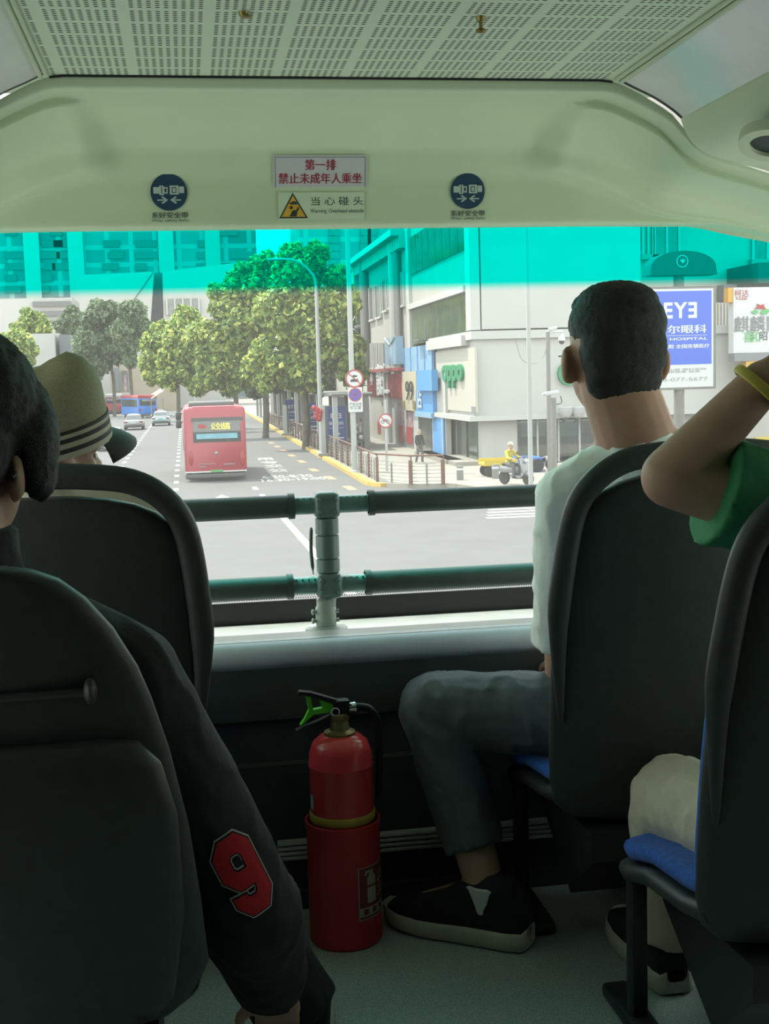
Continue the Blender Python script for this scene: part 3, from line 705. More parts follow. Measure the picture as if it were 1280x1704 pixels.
def figure(root, J, skin, top, bottom, shoes=True, vox=.0065, sleeve=.9, hem=.85, hair=None, hands=True, s=1.0, topname='shirt', botname='trousers', shoe_m=None, sole_m=None, rt=1.0, sleeve_r=(.066, .062), leg_r=(.078, .062, .058), face=True, curl=30):
    c = J['head']; R = head_rot(*J.get('hrot', (0, 0, 0))); hs = J.get('hs', .95); tR = Matrix.Rotation(R_(J.get('tyaw', 0)), 3, 'Z')
    b = MB(); P = add_head(b, c, R, hs)
    b.cap(J['neck'], P(0, -.02, -.05), J.get('nr', .060) * s, J.get('nr', .060) * .95 * hs, 18)
    b.ell(J['chest'], (.125 * s, .078 * s, .15 * s), tR); b.ell(J['pelvis'], (.125 * s, .085 * s, .09 * s), tR); b.cap(J['pelvis'], J['chest'], .085 * s, .09 * s)
    b.cap(Vector(J['chest']) + Vector((0, 0, .10 * s)), J['neck'], .07 * s, .056 * s)
    for q in 'LR':
        b.cap(J['sh' + q], J['el' + q], .045 * s, .039 * s); b.cap(J['el' + q], J['wr' + q], .039 * s, .027 * s)
        b.cap(J['neck'], J['sh' + q], .045 * s, .042 * s)
        b.cap(J['hip' + q], J['kn' + q], .066 * s, .05 * s); b.cap(J['kn' + q], J['an' + q], .049 * s, .034 * s)
        b.cap(J['an' + q], J['toe' + q], .034 * s, .022 * s)
        if hands:
            d = J.get('hd' + q) or (Vector(J['wr' + q]) - Vector(J['el' + q])); n = J.get('hn' + q, Vector((0, 0, -1)))
            add_hand(b, J['wr' + q], d, n, s * .92, curl, 1 if q == 'L' else -1)
    body = b.build('body', skin, root, True, 180, vox, 3)
    if face:
        for q in (1, -1):
            b = MB(); b.ell(P(q * .030, .077, -.010), (.013 * hs, .010 * hs, .008 * hs), R, 12, 8); e = b.build('eye', M_eye, root)
            b = MB(); b.ell(P(q * .030, .0855, -.010), (.006 * hs, .003 * hs, .006 * hs), R, 10, 6); b.build('pupil', M_hair, e)
    # clothes
    b = MB(); ch = Vector(J['chest']); pv = Vector(J['pelvis'])
    b.ell(ch, (.142 * s * rt, .093 * s * rt, .165 * s), tR); b.ell(pv + Vector((0, 0, .05 * s)), (.140 * s * rt, .102 * s * rt, .10 * s), tR); b.cap(pv + Vector((0, 0, .02)), ch, .098 * s * rt, .10 * s * rt)
    nk = Vector(J['neck']); b.cap(ch + Vector((0, 0, .10 * s)), nk, .085 * s, .064 * s, e1=False)
    if 'collar' in J: b.cap(nk + Vector((0, 0, -.05)), nk + Vector((.012, -.006, J['collar'])), .074 * s, .064 * s, e1=False)
    for q in 'LR':
        sh, el, wr = Vector(J['sh' + q]), Vector(J['el' + q]), Vector(J['wr' + q])
        b.cap(nk + Vector((0, 0, -.03 * s)), sh, .058 * s, .060 * s * rt); b.cap(ch + Vector((0, 0, .04 * s)), sh, .08 * s, .060 * s * rt)
        r0, r1 = sleeve_r
        if sleeve <= 1: b.cap(sh, sh.lerp(el, sleeve), .060 * s * rt, r1 * s, e1=False)
        else: b.cap(sh, el, .060 * s * rt, r0 * s); b.cap(el, el.lerp(wr, sleeve - 1), r0 * s, r1 * s * .8, e1=False)
    tp = b.build(topname, top, root, True, 180, vox, 3)
    b = MB(); b.ell(pv, (.145 * s, .105 * s, .105 * s), tR)
    for q in 'LR':
        hp, kn, an = Vector(J['hip' + q]), Vector(J['kn' + q]), Vector(J['an' + q])
        b.cap(pv, hp, .09 * s, leg_r[0] * s); b.cap(hp, kn, leg_r[0] * s, leg_r[1] * s); b.cap(kn, kn.lerp(an, hem), leg_r[1] * s, leg_r[2] * s, e1=False)
    bt = b.build(botname, bottom, root, True, 180, vox, 3)
    if vox < .01:
        wrinkle(tp.data, .0035); wrinkle(bt.data, .004)
    if shoes:
        for q in 'LR':
            if 'heel' + q in J: shoe(root, J['heel' + q], J['tip' + q], shoe_m or M_shoe, sole_m or M_sole, s)
    return P, R, hs, tp, bt
def hair_cap(b, P, R, hs, k=1.0, front=.052):
    def E(x, y, z, rx, ry, rz): b.ell(P(x, y, z), (rx * hs, ry * hs, rz * hs), R, 24, 16)
    E(0, -.018, .050, .080 * k, .094 * k, .066 * k); E(0, -.018, .088, .066 * k, .076 * k, .034 * k); E(0, -.050, .008, .073 * k, .062 * k, .080 * k); E(0, front - .01, .082, .06, .04, .03)
def fuzz(me, amp, sc):
    for v in me.vertices:
        n = noise.noise_vector(v.co * sc); v.co += n * amp

# --- man in the white shirt, front row on the right
gv = lambda x, y: Vector((x, y, ZF))
t = thing('person', 'person in a white T-shirt and dark trousers seated in the front row, seen from behind', 'person', gv(.78, 2.02))
J = dict(head=v3(.716, 2.02, .028), hrot=(-1, -2, 0), hs=1.0, nr=.067, neck=v3(.742, 1.985, -.115), chest=v3(.765, 1.965, -.33), pelvis=v3(.79, 1.99, -.585), tyaw=22,
    shL=v3(.640, 2.035, -.215), shR=v3(.905, 1.94, -.195), elL=v3(.642, 2.07, -.52), elR=v3(.965, 2.02, -.46), wrL=v3(.735, 2.22, -.535), wrR=v3(.86, 2.2, -.52),
    hipL=v3(.70, 2.03, -.60), hipR=v3(.86, 1.99, -.60), knL=v3(.428, 2.185, -.607), knR=v3(.88, 2.21, -.60), anL=v3(.488, 2.062, -.915), anR=v3(.87, 2.13, -.91),
    toeL=v3(.37, 2.15, -.965), toeR=v3(.85, 2.22, -.965), heelL=gv(.553, 2.012), tipL=gv(.326, 2.183), heelR=gv(.88, 1.99), tipR=gv(.84, 2.25), hdL=Vector((-.6, .6, -.15)))
P, R, hs, tp, bt = figure(t, J, M_skin, M_white, M_trous, sleeve=.86, hem=.76, leg_r=(.080, .068, .054), vox=.0055)
tag(tp, 'white short sleeved T-shirt'); tag(bt, 'dark grey trousers')
b = MB(); hair_cap(b, P, R, hs, 1.0, .052)
b.ell(P(0, -.052, -.038), (.066 * hs, .040 * hs, .050 * hs), R)
me_o = b.build('hair', M_hair, t, True, 180, .005, 3); fuzz(me_o.data, .0016, 300); fuzz(me_o.data, .0012, 60)
b = MB()                                             # spectacles
for q in (1, -1):
    b.tube([P(q * .030 + .024 * math.cos(a), .100 - .006 * abs(math.cos(a)), -.010 + .018 * math.sin(a)) for a in [k * math.pi / 8 for k in range(16)]], .0015, 6, closed=True)
    b.tube([P(q * .054, .094, -.004), P(q * .078, .06, -.002), P(q * .082, -.005, .0)], .0016, 6)
b.tube([P(-.007, .104, -.008), P(.007, .104, -.008)], .0015, 6)
b.build('spectacles', M_lens, t)
b = MB(); an = J['anL']; b.lathe([(.037, -.02), (.0405, .024), (.036, .027), (.034, -.01)], an + Vector((.0, .0, -.004)), 24); tag(b.build('sock', M_sock, t), 'white sock rim')

# --- person in the cap, front row on the left
t = thing('person', 'person in a straw coloured cap with striped band and cream top, front row left', 'person', gv(-.2, 2.0))
J = dict(head=v3(-.220, 2.00, -.093), hrot=(-58, 8, 0), hs=.86, neck=v3(-.215, 1.975, -.150), chest=v3(-.20, 1.97, -.34), pelvis=v3(-.20, 1.99, -.585), tyaw=-12,
    shL=v3(-.33, 1.98, -.205), shR=v3(-.092, 1.95, -.205), elL=v3(-.36, 2.04, -.48), elR=v3(-.06, 2.00, -.48), wrL=v3(-.28, 2.19, -.52), wrR=v3(-.12, 2.17, -.52),
    hipL=v3(-.27, 2.02, -.60), hipR=v3(-.13, 2.02, -.60), knL=v3(-.27, 2.19, -.61), knR=v3(-.13, 2.19, -.61), anL=v3(-.27, 2.12, -.91), anR=v3(-.13, 2.12, -.91),
    toeL=v3(-.27, 2.2, -.965), toeR=v3(-.13, 2.2, -.965), heelL=gv(-.27, 2.03), tipL=gv(-.28, 2.25), heelR=gv(-.13, 2.03), tipR=gv(-.12, 2.25))
P, R, hs, tp, bt = figure(t, J, M_skin, M_cream, M_trous, sleeve=.9, hem=.9, s=.94, vox=.007)
tag(tp, 'cream top')
b = MB(); b.ell(P(0, -.03, -.005), (.084 * hs, .082 * hs, .085 * hs), R); b.ell(P(0, -.05, -.06), (.070 * hs, .050 * hs, .055 * hs), R)
b.build('hair', M_hair, t, True, 180, .006, 3)
# cap in its own tilted frame
HR = Matrix.Rotation(R_(-62), 3, 'Z') @ Matrix.Rotation(R_(13), 3, 'X') @ Matrix.Rotation(R_(9), 3, 'Y')
HC = Vector(P(0, -.002, .022)) + Vector((.004, -.012, -.006))
def hp(x, y, z): return HC + HR @ Vector((x, y, z))
def hring(z, rx, ry, dy=0, n=40, pinch=0): 
    return [hp(rx * math.cos(a), ry * math.sin(a) + dy, z + pinch * math.cos(2 * a - 2.5)) for a in [2 * math.pi * k / n for k in range(n)]]
b = MB(); b.rings([hring(-.012, .084, .097), hring(.03, .087, .10), hring(.07, .088, .10), hring(.092, .083, .094, 0, 40, .003), hring(.108, .070, .080, 0, 40, .008), hring(.115, .048, .058, 0, 40, .013), hring(.113, .022, .028, 0, 40, .008), hring(.111, .004, .004)])
capo_ = b.build('cap', M_straw, t, ang=80)
for k, (z0, z1, m_) in enumerate(((-.013, -.004, M_bandp), (-.004, .003, M_band), (.003, .011, M_bandp), (.011, .018, M_band), (.018, .024, M_bandp), (.024, .029, M_band))):
    b = MB(); b.rings([hring(z0, .0855, .0985), hring(z0, .0885, .1015), hring(z1, .089, .102), hring(z1, .0855, .0985)]); b.build('cap_band', m_, capo_)
def vis(u, v):
    a = R_(90 + 52 * (u - .5) * 2); o = .095 + .046 * v * math.cos((u - .5) * 2.6); dz = -.008 - .022 * v * v - .018 * v * (1.2 - math.cos((u - .5) * 2))
    return (math.cos(a) * o * .88, math.sin(a) * o, dz)
b = MB(); n = 22
top_ = [[hp(*vis(i / n, j / 6)) for j in range(7)] for i in range(n + 1)]
low_ = [[hp(*(Vector(vis(i / n, j / 6)) - Vector((0, 0, .004)))) for j in range(7)] for i in range(n + 1)]
b.rings([a_ + list(reversed(l_)) for a_, l_ in zip(top_, low_)]); b.build('visor', M_band, capo_, ang=60)

# --- person in the black jacket, second row on the left
t = thing('person', 'person with black bobbed hair in a black jacket, red nine on the sleeve', 'person', gv(-.2, 1.5))
J = dict(head=v3(-.260, 1.45, -.082), hrot=(-20, 0, 0), hs=.93, neck=v3(-.268, 1.455, -.205), chest=v3(-.225, 1.47, -.42), collar=.055, pelvis=v3(-.20, 1.50, -.62), tyaw=5,
    shL=v3(-.34, 1.47, -.31), shR=v3(-.080, 1.44, -.335), elL=v3(-.37, 1.52, -.56), elR=v3(.052, 1.485, -.655), wrL=v3(-.27, 1.70, -.60), wrR=v3(.083, 1.63, -.835),
    hipL=v3(-.27, 1.52, -.63), hipR=v3(-.12, 1.52, -.63), knL=v3(-.27, 1.76, -.63), knR=v3(-.03, 1.76, -.64), anL=v3(-.27, 1.76, -.92), anR=v3(.13, 1.72, -.93),
    toeL=v3(-.27, 1.82, -.965), toeR=v3(.135, 1.80, -.965), heelL=gv(-.27, 1.69), tipL=gv(-.27, 1.92), heelR=gv(.13, 1.67), tipR=gv(.14, 1.90), hdR=Vector((.05, .35, -.5)))
P, R, hs, tp, bt = figure(t, J, M_skin2, M_jack, M_jack, sleeve=1.86, hem=.97, sleeve_r=(.064, .062), leg_r=(.08, .070, .062), topname='jacket', rt=1.02)
b = MB(); b.ell(P(0, -.010, .078), (.110 * hs, .108 * hs, .098 * hs), R); b.ell(P(0, -.048, .02), (.098 * hs, .064 * hs, .078 * hs), R)
for q in (1, -1): b.ell(P(q * .094, .030, .022), (.024 * hs, .040 * hs, .075 * hs), R)
o = b.build('hair', M_hair, t, True, 180, .006, 3); fuzz(o.data, .002, 140); fuzz(o.data, .003, 36)
b = MB(); b.tube([P(.079, .07, -.004), P(.088, .0, -.0), P(.090, -.03, -.016)], .0022, 6); b.tube([P(-.079, .07, -.004), P(-.082, .0, -.0)], .0022, 6)
for q in (1, -1): b.tube([P(q * .034 + .026 * math.cos(a), .102 - .006 * abs(math.cos(a)), -.010 + .02 * math.sin(a)) for a in [k * math.pi / 8 for k in range(16)]], .0018, 6, closed=True)
b.tube([P(-.01, .104, -.008), P(.01, .104, -.008)], .0018, 6)
b.build('spectacles', M_lens, t)
# number patch laid round the sleeve
sh_, el_ = Vector(J['shR']), Vector(J['elR']); axd = (el_ - sh_).normalized()
nine_c = at(424, 1440, 1.42); tc_ = (nine_c - sh_).dot(axd); base = sh_ + axd * tc_
view = (Vector((0, 0, H)) - base); view = (view - axd * view.dot(axd)).normalized(); side = axd.cross(view)
if (side.x) < 0: side = -side
def nine_pt(x, y, h):
    """x, y in metres on the sleeve, x to the aisle, y up the arm"""
    rr = .0625 + h; a = (x * .74 + .012) / rr
    return base - axd * y + view * (math.cos(a) * rr) + side * (math.sin(a) * rr)
path9 = [(.70, .66), (.36, .66), (.2, .82), (.2, 1.12), (.36, 1.28), (.64, 1.28), (.80, 1.12), (.80, .34), (.64, .18), (.36, .18), (.22, .32), (.22, .40)]
def stroke(b_, w, h, ext):
    k = .075; C = [Vector(((x - .5) * k, (y - .73) * k)) for x, y in path9]
    d0 = (C[0] - C[1]).normalized(); C[0] = C[0] + d0 * ext; d1 = (C[-1] - C[-2]).normalized(); C[-1] = C[-1] + d1 * ext
    L_, R2 = [], []
    for i, p in enumerate(C):
        ds = []
        if i > 0: ds.append((C[i] - C[i - 1]).normalized())
        if i < len(C) - 1: ds.append((C[i + 1] - C[i]).normalized())
        nn = sum((Vector((-q.y, q.x)) for q in ds), Vector((0, 0))).normalized(); m_ = w / 2 / max(.5, nn.dot(Vector((-ds[0].y, ds[0].x))))
        L_.append(p + nn * m_); R2.append(p - nn * m_)
    for i in range(len(C) - 1):
        n_ = 4
        for q in range(n_):
            a, c_ = q / n_, (q + 1) / n_
            q4 = [L_[i].lerp(L_[i + 1], a), L_[i].lerp(L_[i + 1], c_), R2[i].lerp(R2[i + 1], c_), R2[i].lerp(R2[i + 1], a)]
            mids = [(q4[0] + q4[3]) / 2, (q4[1] + q4[2]) / 2]
            b_.face([nine_pt(v.x, v.y, h) for v in (q4[0], q4[1], mids[1], mids[0])]); b_.face([nine_pt(v.x, v.y, h) for v in (mids[0], mids[1], q4[2], q4[3])])
b = MB(); stroke(b, .0315, .0022, .006); pw = tag(b.build('number_patch', M_patchw, tp, False), 'white edged red number nine patch')
b = MB(); stroke(b, .0275, .0030, .004); b.build('number_gap', M_jack, tp, False)
b = MB(); stroke(b, .0235, .0038, .002); b.build('number', M_red, tp, False)

# --- person in the green shirt, second row on the right
t = thing('person', 'person in a green T-shirt and cream trousers with an arm raised behind the head', 'person', gv(.82, 1.55))
J = dict(head=v3(.845, 1.44, .02), hrot=(0, 0, 0), hs=.95, neck=v3(.845, 1.45, -.13), chest=v3(.835, 1.50, -.34), pelvis=v3(.82, 1.53, -.60), tyaw=0,
    shL=v3(.735, 1.44, -.180), shR=v3(.975, 1.47, -.21), elL=v3(.588, 1.45, -.132), elR=v3(1.02, 1.52, -.48), wrL=v3(.690, 1.415, -.018), wrR=v3(.92, 1.68, -.53),
    hipL=v3(.755, 1.54, -.640), hipR=v3(.90, 1.54, -.63), knL=v3(.726, 1.785, -.668), knR=v3(.93, 1.78, -.63), anL=v3(.735, 1.84, -.92), anR=v3(.865, 1.66, -.93),
    toeL=v3(.735, 1.98, -.965), toeR=v3(.87, 1.74, -.965), heelL=gv(.735, 1.80), tipL=gv(.735, 2.06), heelR=gv(.865, 1.61), tipR=gv(.88, 1.86), hdL=Vector((.10, -.02, .035)), hnL=Vector((0.2, 1, 0.1)))
P, R, hs, tp, bt = figure(t, J, M_skin2, M_gshirt, M_trous2, sleeve=.64, hem=.93, sleeve_r=(.070, .073), leg_r=(.080, .070, .062), vox=.0055, sole_m=M_sole)
tag(tp, 'green T-shirt'); tag(bt, 'cream trousers')
b = MB(); hair_cap(b, P, R, hs, 1.02, .045); b.ell(P(0, -.05, -.02), (.08 * hs, .05 * hs, .07 * hs), R); b.build('hair', M_hair, t, True, 180, .006, 3)
w_, e_ = Vector(J['wrL']), Vector(J['elL']); d = (w_ - e_).normalized(); c = w_ - d * .008; u = d.orthogonal().normalized(); q = d.cross(u); b = MB()
b.tube([c + u * (math.cos(a) * .0325) + q * (math.sin(a) * .0325) for a in [k * math.pi / 16 for k in range(32)]], .0042, 8, closed=True, flat=1.5, up=d); tag(b.build('bracelet', M_brace, t), 'yellow bracelet')

# ------------------------------------------------------------------ seats in place
grp = None
seat_proto('passenger_chair', 'dark seat with grab loop that the person in the white T-shirt sits on', grp, gv(.772, 1.88))
seat_proto('passenger_chair', 'dark seat with grab loop that the person in the cap sits on', grp, gv(-.205, 1.87))
seat_proto('passenger_chair', 'dark seat nearest at the lower left, in front of the jacket with the nine', grp, gv(-.215, 1.36), loop=False, lowpanel=True)
seat_proto('passenger_chair', 'seat with a bright blue cushion at the right edge under the green shirt', grp, gv(.822, 1.40))
# ------------------------------------------------------------------ street
M_road = omat('sun bleached asphalt', (0.155, 0.154, 0.147), 0.85, var=0.07, scale=1.2, bump=0.05, bscale=40)
M_walk = omat('pale paving', (0.38, 0.355, 0.30), 0.85, var=0.08, scale=1.5)
M_curb = omat('yellow kerb paint', (0.62, 0.42, 0.10), 0.8, var=0.12, scale=2)
M_line = omat('white road paint', (0.62, 0.62, 0.57), 0.8, var=0.06, scale=3)
M_oran = omat('orange road paint', (0.62, 0.36, 0.20), 0.8, var=0.1, scale=3)
M_cream_l = omat('cream road paint', (0.66, 0.62, 0.46), 0.8, var=0.06, scale=3)
M_rust = omat('red brown post paint', (0.20, 0.085, 0.055), 0.6, var=0.15, scale=6)
M_steel = omat('grey steel', (0.28, 0.28, 0.26), 0.5, metal=0.3, var=0.1)
M_pole = omat('pale pole paint', (0.50, 0.52, 0.49), 0.5, var=0.05)
M_dkgrey = omat('dark grey metal', (0.10, 0.10, 0.095), 0.5, var=0.1)
M_shel = omat('shelter grey', (0.22, 0.215, 0.19), 0.6, var=0.1, scale=3)
M_adblue = omat('advert blue', (0.035, 0.06, 0.30), 0.4, var=0.03)
M_adblue2 = omat('bright advert blue', (0.045, 0.14, 0.72), 0.35, var=0.02)
M_adw = omat('advert white', (0.75, 0.77, 0.76), 0.5, var=0.02)
M_adg = omat('advert grey print', (0.33, 0.33, 0.33), 0.5, var=0.02)
M_sred = omat('traffic sign red', (0.50, 0.035, 0.04), 0.4, var=0.03)
M_sblue = omat('traffic sign blue', (0.06, 0.10, 0.55), 0.4, var=0.03)
M_blk = omat('sign black', (0.02, 0.02, 0.02), 0.5, var=0.05)
M_busred = omat('bus red paint', (0.42, 0.028, 0.05), 0.3, var=0.04, scale=2, spec=0.6)
M_busblue = omat('bus blue paint', (0.03, 0.22, 0.70), 0.3, var=0.04, scale=2)
M_glassd = mat('dark vehicle glass', (0.03, 0.035, 0.035), 0.08, var=0.05, spec=0.9)
M_tyre = mat('tyre', (0.02, 0.02, 0.02), 0.8, var=0.1)
M_silver = omat('silver car paint', (0.36, 0.37, 0.38), 0.3, metal=0.3, var=0.03)
M_wcar = omat('white car paint', (0.62, 0.63, 0.62), 0.3, var=0.03)
M_taxi = omat('pale green taxi paint', (0.45, 0.62, 0.58), 0.3, var=0.04)
M_tail = omat('tail lamp', (0.40, 0.03, 0.03), 0.25, var=0.05)
M_platec = omat('green number plate', (0.10, 0.40, 0.12), 0.4, var=0.05)
M_plateb = omat('blue number plate', (0.05, 0.10, 0.45), 0.4, var=0.05)
M_led = omat('amber sign letters', (0.70, 0.60, 0.10), 0.5, var=0.05, emit=(0.9, 0.75, 0.1), estr=0.35)
M_banner = omat('cyan banner', (0.22, 0.50, 0.60), 0.5, var=0.1, scale=4)
M_yel = omat('safety yellow', (0.70, 0.52, 0.03), 0.5, var=0.06)
M_box = omat('blue plastic box', (0.04, 0.20, 0.70), 0.45, var=0.04)
M_gray = omat('mid grey plastic', (0.25, 0.26, 0.27), 0.5, var=0.08)

road = struct(MB().bx((-45, 2.7, -.3), (70, 420, 0)).build('floor_road', M_road, smooth=False))
# pavement with a rounded corner, its kerb painted yellow
def curbx(y): return 6.52 + (y - 44) * 0.0078
cor = []
for k in range(9):
    a = R_(180 + 90 * k / 8); cor.append((curbx(46.2) + .2 + 2.4 + 2.4 * math.cos(a), 46.2 + 2.4 * math.sin(a)))
front = [(9.4, 43.5), (10.4, 39.9), (70, 39.9)]
poly = [(curbx(300) + .2, 300)] + cor + front + [(70, 300)]
walk = struct(MB().prism(poly, .13, Matrix.Translation((0, 0, .0))).build('floor_pavement', M_walk, smooth=False))
b = MB(); line = [Vector((curbx(300) + .1, 300, .07))] + [Vector((x - .1 * math.cos(0), y, .07)) for x, y in cor[:4]]
rs = []
for i, p in enumerate(line): rs.append([p + Vector((dx, 0, dz)) for dx, dz in ((-.12, -.07), (.16, -.07), (.16, .075), (-.10, .075))])
b.rings(rs); struct(b.build('trim_7', M_curb, smooth=False))
b = MB(); rs = []
for (x, y) in cor[3:] + front: rs.append([Vector((x, y + dy, dz)) for dy, dz in ((-.12, 0), (.14, 0), (.14, .145), (-.10, .145))])
b.rings(rs); struct(b.build('trim_8', M_walk, smooth=False))
def mark(name, pts, m, z=.004):
    b_ = MB(); b_.face([Vector((p[0], p[1], z)) for p in pts]); o_ = b_.build(name, m, road, False, fixn=False); o_['kind'] = 'structure'; return o_
def dash(x0, y0, x1, y1, w, m, name='lane_dash'): mark(name, [(x0 - w/2, y0), (x0 + w/2, y0), (x1 + w/2, y1), (x1 - w/2, y1)], m)
for k in range(22):
    y = 61.6 - 3.6 * 3 + k * 3.6; x = -3.30 - (y - 61) * .0026; dash(x, y, x, y + 1.4, .22, M_line)
for k in range(22):
    y = 47.0 + k * 3.55; x = -.53 - (y - 47) * .0006; dash(x, y, x, y + 1.2, .20, M_line)
dash(-.52, 41.2, -.53, 44.4, .20, M_cream_l)
for px, py in ((425, 813), (438, 826)):
    p = g(px, py); dash(p.x, p.y - .6, p.x, p.y + .8, .20, M_line)
a, c = g(470, 860), g(586, 990); dash(c.x, c.y, a.x, a.y, .20, M_cream_l, 'lane_line')
p = g(371, 830); mark('direction_arrow', [(p.x - .45, p.y - .6), (p.x + .45, p.y - .6), (p.x, p.y + 1.6)], M_line)
for k in range(8):
    p = g(*((583, 812), (550, 795), (523, 782), (503, 768), (486, 758), (473, 750), (462, 743), (452, 737))[k]); dash(p.x, p.y - .9, p.x - .05, p.y + .9, .32, M_oran, 'edge_dash')
for k in range(5):
    p = g(866, 842 + k * 4.6); mark('crossing_stripe', [(p.x - .95, p.y - .06), (p.x + 2.6, p.y - .22), (p.x + 2.6, p.y + .10), (p.x - .95, p.y + .26)], M_line)
def ground_text(body, px, py, w, h):
    p = g(px, py); me = text_mesh(body, 1.0, 1.0, 'CENTER', .015)
    xs = [v.co.x for v in me.vertices]; ys = [v.co.y for v in me.vertices]; me.transform(Matrix.Diagonal((w / (max(xs) - min(xs)), h / (max(ys) - min(ys)), 1, 1)))
    me.transform(Matrix.Translation((p.x, p.y, .005))); o_ = link('road_lettering', me, M_line, road, False); o_['kind'] = 'structure'
ground_text('6:30-8:30', 478, 793, 2.1, 1.5); ground_text('16:30-19:00', 487, 798, 2.6, 1.3)
for ch, px, py in (('公', 463, 783), ('交', 456, 776), ('专', 449, 770), ('用', 442, 764)): ground_text(ch, px, py, .85, 2.0)

# --- railing along the kerb and round the corner
t = thing('street_railing', 'brown post railing with steel cables along the yellow kerb', 'railing', (curbx(46) + .42, 46, .13))
def fx(y): return curbx(y) + .42
ys = [44.9 + .9 + 2.25 * k for k in range(34)]
for k, y in enumerate(ys):
    b = MB(); x = fx(y); b.box((x, y, .13 + .46), (.10, .13, .92), None, .01); b.tube(spline([(x, y, 1.03), (x + .02, y, 1.10), (x - .05, y, 1.17)], 3), .022, 6); b.build('post', M_rust if k % 1 == 0 else M_steel, t)
    if k < 12:
        for q in (1, 2):
            b = MB(); yy = y + 2.25 * q / 3; b.box((fx(yy), yy, .13 + .40), (.045, .05, .80), None); b.build('baluster', M_steel, t, False)
y0, y1 = ys[0], ys[-1]
b = MB(); b.tube([(fx(y0) - .05, y0, 1.18), (fx(y1) - .05, y1, 1.18)], .035, 8); b.build('handrail', M_rust, t)
for k in range(6):
    b = MB(); z = .30 + k * .135; b.tube([(fx(y0), y0, z), (fx(y1), y1, z)], .014, 5); b.build('cable', M_steel, t)
C0 = Vector((fx(y0) - .02, y0, 0)); C1 = at(683, 770, 43.9); C2 = at(737, 770, 43.6)
t = thing('street_railing', 'short corner railing with red brown posts and thin cables ending by the pedestrian', 'railing', (C1.x, C1.y, .13))
for p, m_ in ((C1, M_rust), (C2, M_rust)):
    b = MB(); b.cyl((p.x, p.y, .13), (p.x, p.y, 1.0), .075, n=14); b.ell((p.x, p.y, 1.0), (.075, .075, .03)); b.tube(spline([(p.x, p.y, 1.0), (p.x + .03, p.y, 1.09), (p.x - .02, p.y - .02, 1.17)], 3), .025, 6); b.build('post', m_, t)
pm = C1.lerp(C2, .5); b = MB(); b.box((pm.x, pm.y, .5), (.06, .06, .75)); b.build('baluster', M_steel, t, False)
pm = Vector(C0).lerp(C1, .45); b = MB(); b.box((pm.x, pm.y, .5), (.06, .06, .75)); b.build('baluster', M_steel, t, False)
b = MB(); b.tube([(C0.x, C0.y, 1.18), (C1.x - .02, C1.y, 1.18), (C2.x, C2.y, 1.17)], .035, 8); b.build('handrail', M_rust, t)
for k in range(6):
    z = .25 + k * .135; b = MB(); b.tube([(C0.x, C0.y, z), (C1.x, C1.y, z), (C2.x, C2.y, z)], .013, 5); b.build('cable', M_steel, t)

# --- vehicles
def wheel(b, c, r, w): b.lathe([(r * .55, -w/2), (r * .93, -w/2), (r, -w * .35), (r, w * .35), (r * .93, w/2), (r * .55, w/2)], c, 24, Matrix.Rotation(R_(90), 3, 'Y'))
def wheels(t, xs, ys, r, w):
    for x in xs:
        for y in ys:
            b = MB(); wheel(b, (x, y, r), r, w); wl = b.build('wheel', M_tyre, t)
            b = MB(); b.lathe([(.001, -w * .42), (r * .5, -w * .40), (r * .56, -w * .5), (r * .56, w * .5), (r * .5, w * .40), (.001, w * .42)], (x, y, r), 18, Matrix.Rotation(R_(90), 3, 'Y')); b.build('hub', M_steel, wl)
def bus_shell(b, w, l, z0, h, r=.22):
    def ring(y, k, dz=0):
        W2 = w / 2 * k; pts = []
        for (cx, cz, a0) in ((W2 - r, h - dz - r, 0), (-W2 + r, h - dz - r, 90), (-W2 + .08, z0 + .08, 180), (W2 - .08, z0 + .08, 270)):
            rr = r if cz > z0 + .5 else .08
            for q in range(5): a = R_(a0 + 22.5 * q); pts.append(Vector((cx + rr * math.cos(a), y, cz + rr * math.sin(a))))
        return pts
    b.rings([ring(.0, .94, .10), ring(.06, .985, .03), ring(.22, 1, 0), ring(l - .3, 1, 0), ring(l - .05, .96, .06), ring(l, .92, .14)])
# red bus
Yb = g(360, 801).y; a, c = at(307, 760, Yb), at(411, 760, Yb); bw = c.x - a.x; bxm = (a.x + c.x) / 2
bh = at(360, 676, Yb).z
t = thing('city_bus', 'red city bus seen from behind in the middle lane ahead', 'bus', (bxm, Yb, 0), local=True)
def rb(px, py): p = at(px, py, Yb); return (p.x - bxm, p.z)
b = MB(); bus_shell(b, bw, 8.2, .38, bh); b.build('body', M_busred, t, ang=50)
b = MB()
for s in (1, -1): b.bx((s * bw / 2 - .02, .9, 1.25), (s * bw / 2 + .02, 7.7, bh - .55)); 
b.build('side_windows', M_glassd, t, False)
def rrect(b_, x0, y0, x1, y1, dep=-.03, th=.05, bev=.0):
    (xa, za), (xb_, zb_) = rb(x0, y1), rb(x1, y0); b_.bx((xa, dep, za), (xb_, dep + th, zb_), bev)
b = MB(); rrect(b, 322, 699, 400, 737, -.02, .08, .02); rw = b.build('rear_window', M_glassd, t)
b = MB(); rrect(b, 327, 720, 395, 731, -.04, .03); tag(b.build('banner', M_banner, rw, False), 'pale cyan banner')
b = MB(); rrect(b, 330, 706, 342, 713, -.04, .03); b.build('red_tag', M_sred, rw, False)
(xa, za) = rb(367, 710); text('公交线路', frame((xa, -.045, za), (1, 0, 0), (0, 0, 1)), .30, M_led, rw, 'led_sign', fit=.78, bold=.02)
b = MB(); rrect(b, 318, 693, 404, 703, -.01, .05); b.build('window_hood', M_dkgrey, t, False)
